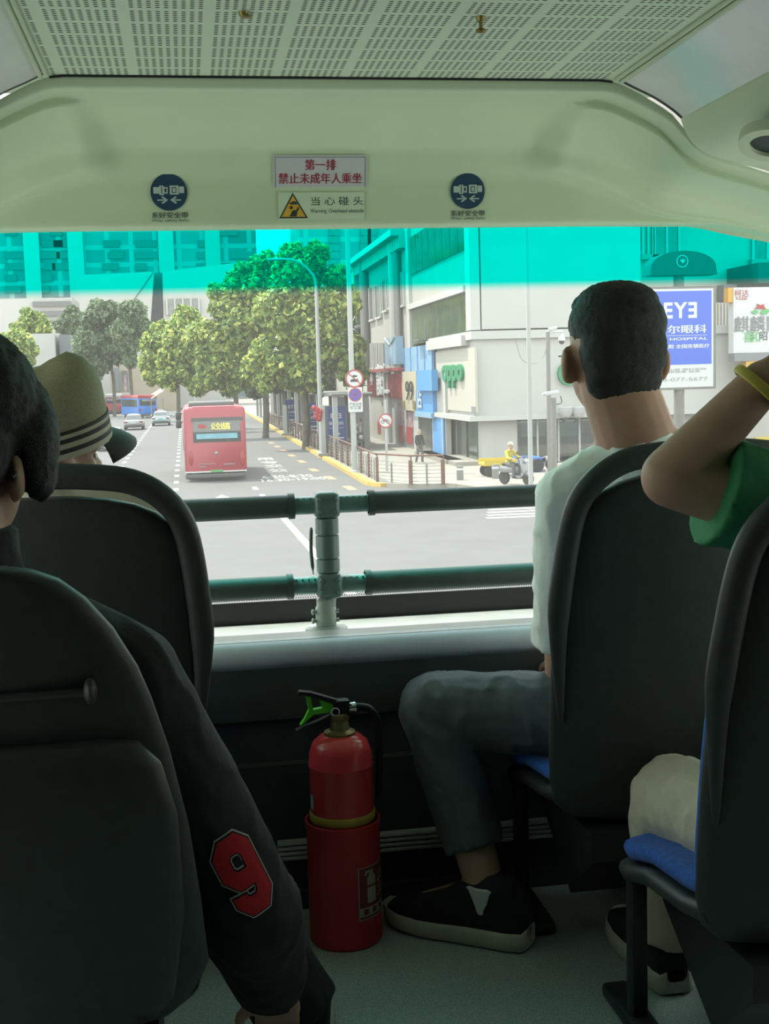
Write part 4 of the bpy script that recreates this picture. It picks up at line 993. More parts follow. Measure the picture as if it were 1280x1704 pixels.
b = MB(); rrect(b, 309, 786, 410, 797, -.04, .3, .03); b.build('bumper', M_dkgrey, t)
b = MB(); rrect(b, 308, 783.5, 411, 785.5, -.035, .05); tag(b.build('trim_line', M_adw, t, False), 'white line over the bumper')
b = MB(); rrect(b, 351, 781, 371, 786, -.05, .03); b.build('number_plate', M_platec, t, False)
(xa, za) = rb(360, 754); b = MB(); b.ell((xa, -.01, za), (.07, .03, .07)); b.build('emblem', M_silver, t)
for x0, x1 in ((314.5, 321), (400, 407)):
    b = MB(); (xa, za), (xb_, zb_) = rb(x0, 776), rb(x1, 750); b.ell(((xa + xb_) / 2, -.0, (za + zb_) / 2), ((xb_ - xa) / 2, .04, (zb_ - za) / 2)); b.build('tail_lamp', M_tail, t)
b = MB(); rrect(b, 331, 771, 359, 773, -.03, .02); rrect(b, 372, 771, 391, 773, -.03, .02); rrect(b, 331, 776, 343, 777.5, -.03, .02); b.build('lettering_strip', M_silver, t, False)
b = MB(); b.bx((-bw * .40, .7, bh - .05), (bw * .34, 4.5, bh + .17), .06); b.build('roof_unit', M_dkgrey, t)
b = MB(); b.bx((-bw * .36, .02, bh - .30), (bw * .36, .8, bh + .02), .09); b.build('roof_fairing', M_busred, t)
for z in (bh - .55, bh - .95):
    b = MB(); b.box((-bw / 2 - .22, 7.9, z), (.26, .1, .34), None, .04); b.tube([(-bw / 2 + .05, 8.0, z + .1), (-bw / 2 - .2, 7.95, z + .1)], .025, 6); b.build('mirror', M_black, t)
wheels(t, (-bw / 2 + .16, bw / 2 - .16), (1.9, 6.6), .42, .26)
# far buses
def far_bus(px, py, wpx, hm, rz, m_low, m_top, label, length=9):
    p = g(px, py); w = 2.3
    t_ = thing('city_bus', label, 'bus', p, rz=R_(rz), local=True)
    b_ = MB(); bus_shell(b_, w, length, .35, hm); b_.build('body', m_low, t_, ang=50)
    b_ = MB(); b_.bx((-w / 2 - .01, -.02, hm - .42), (w / 2 + .01, length - .2, hm + .03), .08); b_.build('roof', m_top, t_)
    b_ = MB(); b_.bx((-w / 2 + .18, -.04, hm * .55), (w / 2 - .18, .03, hm - .48), .03); rw_ = b_.build('rear_window', M_glassd, t_)
    b_ = MB(); b_.bx((-w * .3, -.06, hm - .72), (w * .3, -.04, hm - .55)); b_.build('led_sign', M_adg, rw_, False)
    for s_ in (1, -1):
        b_ = MB(); b_.bx((s_ * w / 2 - .02, .5, hm * .5), (s_ * w / 2 + .02, length - .6, hm - .5)); b_.build('side_windows', M_glassd, t_, False)
        b_ = MB(); b_.bx((s_ * w * .42 - .1, -.03, .8), (s_ * w * .42 + .1, .02, 1.15)); b_.build('tail_lamp', M_tail, t_, False)
    b_ = MB(); b_.bx((-w / 2 + .02, -.05, .30), (w / 2 - .02, .2, .55), .03); b_.build('bumper', M_dkgrey, t_)
    wheels(t_, (-w / 2 + .15, w / 2 - .15), (1.8, length - 2), .42, .26); return t_
far_bus(247, 696, 29, 2.75, 16, M_busblue, M_busred, 'blue backed bus with a red roof far ahead in the left lane')
far_bus(191, 689, 30, 2.75, 3, M_busred, M_wcar, 'dark red bus with a pale roof far ahead beside the cap brim')
def car(px, py, m, label, plate_m, w=1.72, sc=1.0):
    p = g(px, py); t_ = thing('car', label, 'car', p, local=True)
    prof_ = [(0, .30, .62, .90), (.05, .24, .80, .97), (.35, .22, .92, 1.0), (1.0, .22, .95, 1.0), (2.2, .22, .93, 1.0), (3.2, .22, .90, 1.0), (4.1, .25, .72, .97), (4.35, .34, .58, .85)]
    def ring(y, z0, z1, k, e=.45):
        r_ = []
        for q in range(24):
            a_ = 2 * math.pi * q / 24; cc, ss = math.cos(a_), math.sin(a_)
            r_.append(Vector((w / 2 * k * math.copysign(abs(cc) ** e, cc), y, (z0 + z1) / 2 + (z1 - z0) / 2 * math.copysign(abs(ss) ** e, ss))))
        return r_
    b_ = MB(); b_.rings([ring(*q) for q in prof_]); b_.build('body', m, t_, ang=55)
    b_ = MB(); b_.rings([ring(.42, .85, .95, .80), ring(1.0, .85, 1.34, .72), ring(1.6, .85, 1.43, .70), ring(2.3, .85, 1.40, .70), ring(3.1, .85, .96, .80)]); cb = b_.build('cabin', m, t_, ang=55)
    b_ = MB(); b_.grid(lambda u, v: Vector(((u - .5) * w * (.74 - .08 * v), .44 + .50 * v, .97 + .33 * v)), 4, 3); b_.build('rear_window', M_glassd, cb)
    for s_ in (1, -1):
        b_ = MB(); b_.face([(s_ * w * .405, .75, .98), (s_ * w * .405, 2.85, .98), (s_ * w * .362, 2.35, 1.33), (s_ * w * .362, 1.1, 1.33)]); b_.build('side_window', M_glassd, cb, False)
        b_ = MB(); b_.box((s_ * w * .39, .015, .74), (w * .18, .06, .12), None, .02); b_.build('tail_lamp', M_tail, t_)
        b_ = MB(); b_.ell((s_ * (w / 2 + .08), 2.75, 1.0), (.10, .05, .07), None, 12, 8); b_.build('mirror', m, t_)
    b_ = MB(); b_.box((0, .0, .40), (w * .86, .08, .20), None, .03); b_.build('bumper', M_dkgrey, t_)
    b_ = MB(); b_.box((0, -.005, .66), (.44, .03, .14)); b_.build('number_plate', plate_m, t_, False)
    wheels(t_, (-w / 2 + .1, w / 2 - .1), (.85, 3.45), .31, .2)
    return t_
car(222.5, 716, M_silver, 'silver grey car driving behind the blue backed bus', M_adw)
tx = car(268, 709, M_taxi, 'pale green and white taxi beside the blue backed bus', M_banner)
b = MB(); b.bx((-.62, .1, .78), (.62, .46, .94), .04); b.build('boot_lid', M_wcar, tx)
b = MB(); b.box((0, 1.7, 1.48), (.5, .22, .13), None, .03); b.build('roof_sign', M_wcar, tx)
car(184, 751, M_wcar, 'white car half hidden behind the cap visor', M_plateb)

# --- street furniture
def pole_thing(name, label, cat, base, h, r0, r1, m=None, grp=None):
    t_ = thing(name, label, cat, base, grp); b_ = MB(); b_.cyl((base[0], base[1], base[2]), (base[0], base[1], base[2] + h), r0, r1, 14); b_.build('pole', m or M_pole, t_)
    b_ = MB(); b_.lathe([(r0 * 2, 0), (r0 * 2, .05), (r0 * 1.3, .09)], base, 16); b_.build('base', m or M_pole, t_); return t_
base = Vector((6.95, 65.0, .13)); topz = at(524, 475, 65).z
t = pole_thing('street_lamp', 'tall pale street lamp with a curved arm before the tree by the shelter', 'street lamp', base, topz - .13, .13, .09)
e_ = at(458, 431, 65); b = MB(); b.tube(spline([(base.x, 65, topz - .1), (base.x - .15, 65, topz + .55), (base.x - .9, 65, e_.z - .15), (e_.x + .3, 65, e_.z)], 6), .06, 8); b.build('arm', M_pole, t)
b = MB(); b.ell((e_.x, 65, e_.z - .02), (.42, .14, .07)); b.build('lamp_head', M_pole, t)
p = at(305, 568, 130); base = Vector((p.x + 1, 130, 0))
t = pole_thing('street_lamp', 'distant street lamp with a thin arm against the left trees', 'street lamp', base, p.z - .4, .12, .08)
b = MB(); q = at(282, 562, 130); b.tube(spline([(base.x, 130, p.z - .5), (base.x - .7, 130, q.z - .05), tuple(q)], 6), .06, 6); b.build('arm', M_pole, t)
b = MB(); b.ell(q, (.4, .14, .07)); b.build('lamp_head', M_pole, t)

# pole with the round signs
YS = 51.0; base = Vector((at(588, 700, YS).x, YS, .13))
t = pole_thing('sign_pole', 'tall pale pole carrying the two stacked traffic signs', 'pole', base, 11.2, .12, .09)
FR = lambda p: frame(p, (1, 0, 0), (0, 0, 1))
def signdisc(t_, c, r, m_back, m_rim):
    M_ = FR(c); disc(M_, r, .03, 40).build('face', m_back, t_, False); ringb(M_ @ Matrix.Translation((0, 0, .012)), r * .84, r, .02, 40).build('rim', m_rim, t_); return M_
def stick(b_, M_, x0, y0, x1, y1, w, z=.006):
    d_ = Vector((x1 - x0, y1 - y0)); n_ = Vector((-d_.y, d_.x)).normalized() * w / 2
    b_.prism([(x0 + n_.x, y0 + n_.y), (x0 - n_.x, y0 - n_.y), (x1 - n_.x, y1 - n_.y), (x1 + n_.x, y1 + n_.y)], .004, M_ @ Matrix.Translation((0, 0, z)))
c = at(590, 630, YS - .15); t = thing('traffic_sign', 'round white no horn sign with a red rim, upper of the pole signs', 'traffic sign', c)
r = .375; M = signdisc(t, c, r, M_adw, M_sred)
b = MB(); b.prism([(-.17, -.13), (.10, -.13), (.19, -.09), (.10, -.05), (.02, -.02), (-.10, -.02), (-.17, -.06)], .004, M @ Matrix.Translation((0, 0, .006)))
b.prism([(-.10, .10), (-.02, .05), (.10, .07), (.13, .12), (.03, .14), (-.04, .15)], .004, M @ Matrix.Translation((0, 0, .006))); b.prism([(.05, -.05), (.13, .0), (.16, -.03), (.08, -.08)], .004, M @ Matrix.Translation((0, 0, .006))); b.build('symbol', M_blk, t, False)
b = MB(); stick(b, M, -.24, .22, .24, -.22, .035, .012); b.build('slash', M_sred, t, False)
c = at(591.5, 665, YS - .15); t = thing('traffic_sign', 'white board with a blue no stopping disc, lower of the pole signs', 'traffic sign', c)
M = FR(c); plate(M, .60, 1.02, .03).build('board', M_adw, t, False)
Md = M @ Matrix.Translation((0, .20, .008)); disc(Md, .27, .008, 40).build('disc', M_sblue, t, False); ringb(Md @ Matrix.Translation((0, 0, .006)), .235, .275, .01, 40).build('rim', M_sred, t)
b = MB(); stick(b, Md, -.17, .17, .17, -.17, .04); stick(b, Md, .17, .17, -.17, -.17, .04); b.build('slash', M_sred, t, False)
text('严禁违停', M @ Matrix.Translation((0, -.20, .004)), .13, M_blk, t, fit=.50); text('中 山 路', M @ Matrix.Translation((0, -.36, .004)), .12, M_blk, t, fit=.44)
b = MB(); b.box(M @ Vector((0, -.285, .004)), (.52, .006, .012)); b.build('rule', M_blk, t, False)
YN = 50.0; base = Vector((at(642, 700, YN).x, YN, .13)); zc_ = at(642, 700, YN).z
t = pole_thing('sign_pole', 'thin pale pole behind the corner railing carrying the no cycling sign', 'pole', base, at(642, 665, YN).z - .13, .055, .05)
c = at(641.5, 700, YN - .08); t = thing('traffic_sign', 'round white no cycling sign with a dark red rim beyond the railing', 'traffic sign', c)
M = signdisc(t, c, .295, M_adw, M_sred); b = MB()
for sx_ in (-.11, .11): ringb_ = [(sx_ + .06 * math.cos(k * math.pi / 8), -.04 + .06 * math.sin(k * math.pi / 8)) for k in range(16)]; b.tube([M @ Vector((x, y, .012)) for x, y in ringb_], .008, 5, closed=True)
for q in ((-.11, -.04, -.03, .04), (-.03, .04, .07, .04), (.07, .04, .11, -.04), (-.03, .04, .0, -.04), (.0, -.04, .07, .04), (.07, .04, .06, .09), (-.05, .06, -.01, .06)): stick(b, M, *q, .012)
b.build('symbol', M_blk, t, False)
b = MB(); stick(b, M, -.19, .17, .19, -.17, .03, .014); b.build('slash', M_sred, t, False)

# tall pole at right, camera poles
base = Vector((at(882, 700, 41).x, 41, .13)); t = pole_thing('utility_pole', 'tall slim pale pole standing beside the yellow scooter rider', 'pole', base, 10.5, .085, .06)
YC = 42.0; base = Vector((at(922, 700, YC).x, YC, .13)); zt = at(919, 662, YC).z
t = pole_thing('camera_pole', 'grey pole carrying a white bullet camera before the shop glass', 'camera pole', base, zt - .13, .10, .09, M_steel)
b = MB(); b.tube(spline([(base.x, YC, zt - .25), (base.x + .28, YC, zt - .18), (base.x + .25, YC, zt + .05)], 5), .02, 6); b.build('bracket', M_dkgrey, t)
cc = at(918, 654, YC); b = MB(); b.box(cc, (.52, .16, .13), Matrix.Rotation(R_(-6), 3, 'Y'), .03); b.cyl(cc + Vector((-.26, 0, -.03)), cc + Vector((-.33, 0, -.035)), .05); tag(b.build('bullet_camera', M_adw, t), 'white bullet camera')
YD = 46.0; base = Vector((at(914, 700, YD).x, YD, .13)); zt = at(914, 552, YD).z
t = pole_thing('camera_pole', 'taller grey pole with a hanging white dome camera beside the man’s head', 'camera pole', base, zt - .13, .09, .08, M_steel)
t['label'] = 'taller grey pole with a hanging white dome camera beside the seated head'
b = MB(); q = at(935, 553, YD); b.box(((base.x + q.x) / 2, YD, zt), (q.x - base.x + .1, .10, .09), None, .02); b.box((base.x + .18, YD - .05, zt + .12), (.34, .12, .10), Matrix.Rotation(R_(-12), 3, 'Y'), .02); b.build('arm', M_adw, t)
q = at(935, 566, YD); b = MB(); b.lathe([(.02, .26), (.08, .24), (.13, .10), (.13, -.02), (.001, -.02)], q, 18); dm = b.build('dome_camera', M_adw, t)
b = MB(); b.ell(q + Vector((0, 0, -.03)), (.115, .115, .13)); b.build('dome_lens', M_glassd, t)
b = MB(); a, c = at(858, 565, 46), at(912, 572, YD); b.tube(spline([a, at(868, 597, 46), at(886, 605, 46), at(903, 596, 46), c], 6), .012, 5); tag(b.build('hanging_cable', M_steel), 'thin cable sagging from the dome camera pole across the white shop wall', 'cable')
for k, px in enumerate((766, 825)):
    p = at(px, 806, 45); t = thing('bollard', 'short grey bollard near the corner railing' if k == 0 else 'short grey bollard beside the yellow scooter rider', 'bollard', (p.x, 45, .13), 'bollards on the pavement')
    b = MB(); b.lathe([(.13, .13), (.13, .60), (.12, .66), (.0005, .68)], (p.x, 45, 0), 18); b.build('post', M_steel, t)
    b = MB(); b.lathe([(.135, .50), (.135, .58)], (p.x, 45, 0), 18); b.build('band', M_adw, t)

# advertising column with the domed top
YP = 36.0
def ap(px, py, dy=0): return at(px, py, YP + dy)
c = ap(1130, 563); t = thing('advertising_column', 'tall double advertising board with a blue eye hospital poster under a domed hood', 'advertising column', (c.x, YP, .0))
w_ = ap(1192, 563).x - ap(1071, 563).x; h_ = ap(1130, 477).z - ap(1130, 648).z; M = FR(ap(1131.5, 563, -.20))
b = MB(); b.cyl((c.x, YP, .0), (c.x, YP, ap(1130, 420).z), .16, n=20); b.build('post', M_shel, t)
plate(M @ Matrix.Translation((0, 0, -.01)), w_, h_, .22, .03).build('case', M_shel, t)
plate(M @ Matrix.Translation((0, 0, .004)), w_ * .92, h_ * .955, .01).build('poster', M_adw, t, False)
zb_ = h_ * .955
plate(M @ Matrix.Translation((-.01, zb_ * .105, .008)), w_ * .88, zb_ * .745, .006).build('poster_blue_field', M_adblue2, t, False)
def adE(M_, x, y, s, m_, par):
    for k_, ch in enumerate(('E', 'Y', 'E')): text(ch, M_ @ Matrix.Translation((x + (k_ - 1) * s * .62, y, .012)), s, m_, par, 'poster_lettering', sx=.95, bold=.03, mirror=(k_ == 2))
adE(M, .02, zb_ * .275, .64, M_adw, t)
text('爱尔眼科', M @ Matrix.Translation((.02, zb_ * .085, .012)), .27, M_adw, t, 'poster_lettering', bold=.02, fit=w_ * .72)
text('EYE HOSPITAL', M @ Matrix.Translation((.02, -zb_ * .008, .012)), .11, M_adw, t, 'poster_lettering', bold=.02, fit=w_ * .74)
b = MB(); b.box(M @ Vector((.02, zb_ * .028, .012)), (w_ * .74, .004, .012)); b.build('poster_rule', M_adw, t, False)
text('眼科医院 全国连锁医疗', M @ Matrix.Translation((.02, -zb_ * .085, .012)), .13, M_adw, t, 'poster_lettering', bold=.03, fit=w_ * .80)
text('中山路 眼科医院\n眼健康 服务', M @ Matrix.Translation((.14, -zb_ * .33, .012)), .07, M_adg, t, 'poster_lettering', fit=w_ * .6)
text('0-077-5677', M @ Matrix.Translation((.16, -zb_ * .42, .012)), .15, M_adg, t, 'poster_lettering', fit=w_ * .62)
a, c2 = ap(1075, 452), ap(1186, 452); zt = ap(1130, 418).z; zb2 = ap(1130, 459).z; cx = (a.x + c2.x) / 2; wd = (c2.x - a.x) / 2
b = MB(); pp = [(-wd, 0), (-wd * .98, .12)] + [(wd * .98 * -math.cos(math.pi * k / 14), .14 + (zt - zb2 - .16) * math.sin(math.pi * k / 14) ** .8) for k in range(1, 14)] + [(wd * .98, .12), (wd, 0)]
b.prism(pp, .7, FR((cx, YP + .35, zb2)) @ Matrix.Translation((0, 0, 0))); tag(b.build('hood', M_dkgrey, t, ang=30), 'dark domed hood')
ringb(FR((cx - .05, YP - .36, zb2 + .40)), .16, .18, .02, 32).build('hood_ring', M_adw, t)
b = MB(); 
for a_ in (50, 90, 130): b.prism([(0, -.06), (.05 * math.cos(R_(a_ - 25)), -.06 + .09 * math.sin(R_(a_ - 25))), (.13 * math.cos(R_(a_)), -.06 + .15 * math.sin(R_(a_))), (.05 * math.cos(R_(a_ + 25)), -.06 + .09 * math.sin(R_(a_ + 25)))], .02, FR((cx - .05, YP - .36, zb2 + .40)))
b.build('hood_emblem', M_adw, t, False)

# bus shelters with end posters
def shelter(y0, y1, panels, label, ztop):
    x0, x1 = 7.95, 9.6
    t_ = thing('bus_shelter', label, 'bus shelter', (8.2, (y0 + y1) / 2, .13), 'bus shelters along the railing')
    b_ = MB(); b_.bx((x0 - .25, y0 - .3, ztop), (x1 + .3, y1 + .3, ztop + .14), .04); b_.build('roof', M_shel, t_)
    b_ = MB(); b_.bx((x0 - .27, y0 - .34, ztop + .1), (x1 + .3, y0 - .24, ztop + .18)); tag(b_.build('roof_edge', M_pole, t_, False), 'pale front roof edge')
    n_ = max(2, int((y1 - y0) / 6) + 1)
    for k_ in range(n_):
        y = y0 + (y1 - y0) * k_ / (n_ - 1)
        for x in (x0 - .05, x1):
            b_ = MB(); b_.bx((x - .13, y - .16, .13), (x + .13, y + .16, ztop)); b_.build('post', M_shel if x > x0 else M_pole, t_, False)
    b_ = MB(); b_.bx((x1 + .1, y0, .5), (x1 + .16, y1, ztop - .2)); b_.build('back_panel', M_dkgrey, t_, False)
    for (px, y) in panels:
        cx_ = at(px, 700, y).x; M_ = FR((cx_, y, 1.55)); w = 1.08; hh = 1.95
        plate(M_ @ Matrix.Translation((0, 0, -.012)), w + .12, hh + .12, .10).build('poster_case', M_shel, t_, False)
        po = plate(M_, w, hh, .008).build('poster', M_adblue, t_, False)
        adE(M_ @ Matrix.Translation((0, 0, -.006)), 0, .45, .36, M_adw, po)
        text('爱尔眼科', M_ @ Matrix.Translation((0, .04, .006)), .20, M_adw, po, 'poster_lettering', fit=.8, bold=.02)
        b_ = MB(); b_.box(M_ @ Vector((0, -.52, .006)), (.40, .006, .09), None); b_.box(M_ @ Vector((0, -.74, .006)), (.80, .006, .07)); b_.box(M_ @ Vector((0, -.2, .006)), (.8, .006, .02)); b_.build('poster_bars', M_adw, po, False)
        for s_ in (-1, 1):
            b_ = MB(); b_.bx((cx_ + s_ * .5 - .04, y + .02, .13), (cx_ + s_ * .5 + .04, y + .10, .6)); b_.build('poster_leg', M_shel, t_, False)
    b_ = MB(); b_.bx((x1 - .5, y0 + 1, .50), (x1 - .1, y1 - 1, .56)); b_.build('bench', M_steel, t_, False); return t_
zr = at(540, 661, 64).z
shelter(66.5, 83, ((559.5, 67.2), (522, 79)), 'nearest bus shelter with blue eye hospital posters behind the railing', zr)
shelter(90, 108, ((487, 94),), 'second bus shelter from the corner with one blue poster behind a tree trunk', zr + .1)
shelter(116, 140, (), 'farthest bus shelter with pale posts under the dense trees', zr + .1)
for (px, y, lab) in ((537.5, 62.5, 'nearest grey stop pillar with a dark side panel by the railing'), (510, 74, 'middle grey stop pillar with a dark side panel by the railing'), (475, 88, 'far grey stop pillar by the railing')):
    x = at(px, 700, y).x; t = thing('stop_pillar', lab, 'pillar', (x, y, .13), 'stop pillars along the railing')
    b = MB(); b.bx((x - .14, y - .12, .13), (x + .10, y + .12, at(px, 674, y).z)); b.build('column', M_pole, t, False)
    b = MB(); b.bx((x + .10, y - .10, .2), (x + .24, y + .10, at(px, 677, y).z)); tag(b.build('side_panel', M_dkgrey, t, False), 'dark side panel')
    b = MB(); b.bx((x - .3, y - .25, .13), (x + .45, y + .25, .30), .03); b.build('plinth', M_walk, t)
t = thing('red_lantern', 'cluster of red lantern cloth hanging by the nearest stop pillar', 'decoration', at(527, 690, 62.6))
b = MB()
for k in range(7): b.ell(at(523 + (k * 5) % 11, 679 + k * 3, 62.3), (.15, .10, .15), None, 10, 8)
b.build('cloth', M_sred, t)
# people and scooters in the street
M_dress = omat('dark coat', (0.05, 0.055, 0.05), 0.8, var=.1); M_greyh = omat('grey hair', (0.35, 0.33, 0.33), 0.8, var=.1); M_helm = omat('helmet', (0.62, 0.50, 0.36), 0.4, var=.05)
M_vest = omat('yellow vest', (0.62, 0.50, 0.05), 0.7, var=.1); M_wsh = omat('pale jacket', (0.62, 0.60, 0.54), 0.8, var=.05); M_pants = omat('grey street trousers', (0.16, 0.155, 0.15), 0.8, var=.1)
def stander(x, y, rz, k, seated=False, lean=0):
    Rz = Matrix.Rotation(R_(rz), 3, 'Z')
    def q(a, b_, c_): return Vector((x, y, .13)) + Rz @ (Vector((a, b_, c_)) * k)
    if not seated:
        J = dict(head=q(0, .05, 1.58), neck=q(0, .02, 1.44), chest=q(0, 0, 1.22), pelvis=q(0, 0, .92), shL=q(-.19, 0, 1.36), shR=q(.19, 0, 1.36), elL=q(-.24, .02, 1.09), elR=q(.24, .02, 1.09), wrL=q(-.22, .12, .86), wrR=q(.22, .12, .86), hipL=q(-.09, 0, .90), hipR=q(.09, 0, .90), knL=q(-.10, .10, .50), knR=q(.10, -.02, .50), anL=q(-.10, .08, .09), anR=q(.10, -.16, .12), toeL=q(-.10, .22, .04), toeR=q(.10, -.02, .05), heelL=q(-.10, .02, 0), tipL=q(-.10, .28, 0), heelR=q(.10, -.22, .02), tipR=q(.10, .04, 0))
    else:
        J = dict(head=q(0, .08, 1.42), neck=q(0, .04, 1.28), chest=q(0, 0, 1.06), pelvis=q(0, -.06, .78), shL=q(-.19, .02, 1.20), shR=q(.19, .02, 1.20), elL=q(-.26, .16, .98), elR=q(.26, .16, .98), wrL=q(-.24, .40, .96), wrR=q(.24, .40, .96), hipL=q(-.10, -.02, .76), hipR=q(.10, -.02, .76), knL=q(-.16, .36, .70), knR=q(.16, .36, .70), anL=q(-.14, .34, .30), anR=q(.14, .34, .30), toeL=q(-.14, .48, .26), toeR=q(.14, .48, .26), heelL=q(-.14, .27, .22), tipL=q(-.14, .53, .22), heelR=q(.14, .27, .22), tipR=q(.14, .53, .22))
    J['hrot'] = (rz, lean, 0); J['tyaw'] = rz; J['hs'] = k; return J
def street_person(label, x, y, rz, k, top, bot, seated=False, hatm=None, hairm=None):
    t_ = thing('person', label, 'person', (x, y, .13)); J = stander(x, y, rz, k, seated)
    P_, R2, hs_, tp_, bt_ = figure(t_, J, M_skin, top, bot, sleeve=1.85, hem=.93, s=k, vox=.016, topname='jacket', face=False, leg_r=(.085, .07, .062))
    b_ = MB()
    if hatm: b_.ell(P_(0, -.01, .05), (.105 * k, .12 * k, .10 * k), R2); b_.ell(P_(0, .09, .03), (.07 * k, .06 * k, .015 * k), R2); b_.build('helmet', hatm, t_, True, 180, .012, 2)
    else: hair_cap(b_, P_, R2, hs_); b_.ell(P_(0, -.05, -.02), (.08 * k, .05 * k, .07 * k), R2); b_.build('hair', hairm or M_hair, t_, True, 180, .012, 2)
    return t_
def scooter(label, x, y, rz, m, k=1.0):
    t_ = thing('scooter', label, 'scooter', (x, y, .13), rz=R_(rz), local=True)
    for yy in (-.55, .62):
        b_ = MB(); b_.lathe([(.16 * k, -.05), (.23 * k, -.05), (.25 * k, 0), (.23 * k, .05), (.16 * k, .05)], (0, yy * k, .25 * k), 20, Matrix.Rotation(R_(90), 3, 'Y')); w2 = b_.build('wheel', M_tyre, t_)
        b_ = MB(); b_.lathe([(.001, -.03), (.15 * k, -.03), (.15 * k, .03), (.001, .03)], (0, yy * k, .25 * k), 16, Matrix.Rotation(R_(90), 3, 'Y')); b_.build('hub', M_steel, w2)
    b_ = MB(); b_.box((0, -.30 * k, .55 * k), (.30 * k, .80 * k, .26 * k), None, .08); b_.box((0, .12 * k, .30 * k), (.30 * k, .55 * k, .08 * k), None, .03); b_.build('body', m, t_)
    b_ = MB(); b_.box((0, .46 * k, .68 * k), (.36 * k, .12 * k, .60 * k), Matrix.Rotation(R_(14), 3, 'X'), .05); b_.ell((0, .64 * k, .42 * k), (.10 * k, .22 * k, .10 * k)); b_.build('front_shield', m, t_)
    b_ = MB(); b_.box((0, -.25 * k, .72 * k), (.26 * k, .66 * k, .09 * k), None, .04); b_.build('seat', M_black, t_)
    b_ = MB(); b_.tube(spline([(-.34 * k, .36 * k, .98 * k), (-.15 * k, .43 * k, 1.0 * k), (.15 * k, .43 * k, 1.0 * k), (.34 * k, .36 * k, .98 * k)], 4), .018, 8); b_.cyl((0, .43 * k, .9 * k), (0, .43 * k, 1.02 * k), .03); b_.build('handlebar', M_dkgrey, t_)
    for s_ in (-1, 1):
        b_ = MB(); b_.ell((s_ * .30 * k, .40 * k, 1.16 * k), (.07, .02, .05), None, 10, 6); b_.cyl((s_ * .26 * k, .40 * k, .98 * k), (s_ * .30 * k, .40 * k, 1.14 * k), .008, n=6); b_.build('mirror', M_dkgrey, t_)
    b_ = MB(); b_.ell((0, .55 * k, .86 * k), (.09 * k, .05 * k, .07 * k)); b_.build('headlight', M_adw, t_)
    return t_
p = g(738, 790); street_person('person in a dark jacket walking towards the blue shop pillar', p.x, 54.5, -150, .90, M_dress, M_pants, hairm=M_greyh)
xs_ = at(858, 790, 42).x
scooter('silver scooter ridden by the person in the yellow vest', xs_, 42, -150, M_silver, 1.0); street_person('person in a yellow vest and pale helmet riding the silver scooter', xs_ - .15, 42.2, -150, .97, M_vest, M_pants, True, M_helm)
p = g(603, 748); scooter('pale scooter seen from behind on the pavement beside the sign pole', p.x, 69.5, 5, M_wcar, 1.05); street_person('person in a pale jacket on the scooter beside the sign pole', p.x, 69.4, 5, 1.06, M_wsh, M_pants, True)
# carts
p = at(826, 795, 46); x = p.x; t = thing('cargo_tricycle', 'yellow flatbed cargo tricycle standing behind the scooter rider', 'tricycle', (x, 46, .13))
b = MB(); b.bx((x - .55, 45.6, .55), (x + .75, 46.6, .68), .02); b.bx((x - .55, 45.6, .68), (x + .75, 45.65, .80)); b.bx((x - .55, 46.55, .68), (x + .75, 46.6, .80)); tag(b.build('flatbed', M_yel, t), 'yellow flatbed')
b = MB(); b.bx((x - .2, 45.7, .35), (x + .9, 46.5, .55), .03); b.build('chassis', M_dkgrey, t)
for (xx, yy) in ((x - .3, 45.7), (x - .3, 46.5), (x + .85, 46.1)):
    b = MB(); b.lathe([(.001, -.05), (.16, -.05), (.22, -.04), (.22, .04), (.16, .05), (.001, .05)], (xx, yy, .35), 18, Matrix.Rotation(R_(90), 3, 'X')); b.build('wheel', M_tyre, t)
p = at(880, 785, 47.5); x = p.x; t = thing('delivery_tricycle', 'delivery tricycle with a bright blue box behind the tall slim pole', 'tricycle', (x, 47.5, .13))
z0, z1 = at(880, 791, 47.5).z, at(880, 760, 47.5).z
b = MB(); b.bx((x - .50, 47.1, z0), (x + .42, 48.2, z1), .04); tag(b.build('box', M_box, t), 'bright blue box'); 
b = MB(); b.bx((x - .52, 47.08, z1 - .12), (x + .44, 48.22, z1 - .02), .02); b.build('box_lid', M_box, t)
b = MB(); b.bx((x - .5, 47.2, z0 - .14), (x + .9, 48.0, z0), .02); b.build('chassis', M_dkgrey, t)
b = MB(); b.tube([(x + .85, 47.6, z0), (x + .75, 47.6, z1 - .05)], .03, 8); b.tube([(x + .70, 47.25, z1 - .1), (x + .78, 47.6, z1 - .02), (x + .70, 47.95, z1 - .1)], .022, 8); b.box((x + .55, 47.6, z0 + .2), (.3, .3, .1), None, .04); b.build('handlebar', M_wcar, t)
for (xx, yy) in ((x + .25, 47.1), (x + .25, 48.15), (x + .98, 47.6)):
    b = MB(); b.lathe([(.10, -.05), (.25, -.05), (.27, 0), (.25, .05), (.10, .05)], (xx, yy, .40), 18, Matrix.Rotation(R_(90), 3, 'X')); w2 = b.build('wheel', M_tyre, t)
    b = MB(); b.lathe([(.001, -.04), (.12, -.04), (.12, .04), (.001, .04)], (xx, yy, .40), 14, Matrix.Rotation(R_(90), 3, 'X')); b.build('hub', M_steel, w2)
a, c = at(930, 812, 46), at(972, 770, 46)
t = thing('air_conditioner', 'beige outdoor air conditioner unit standing before the shop glass', 'air conditioner', ((a.x + c.x) / 2, 46, .13))
M_beige = omat('beige casing', (0.55, 0.50, 0.42), 0.6, var=.05)
b = MB(); b.bx((a.x, 45.8, .13), (c.x, 46.4, c.z), .03); b.build('casing', M_beige, t)
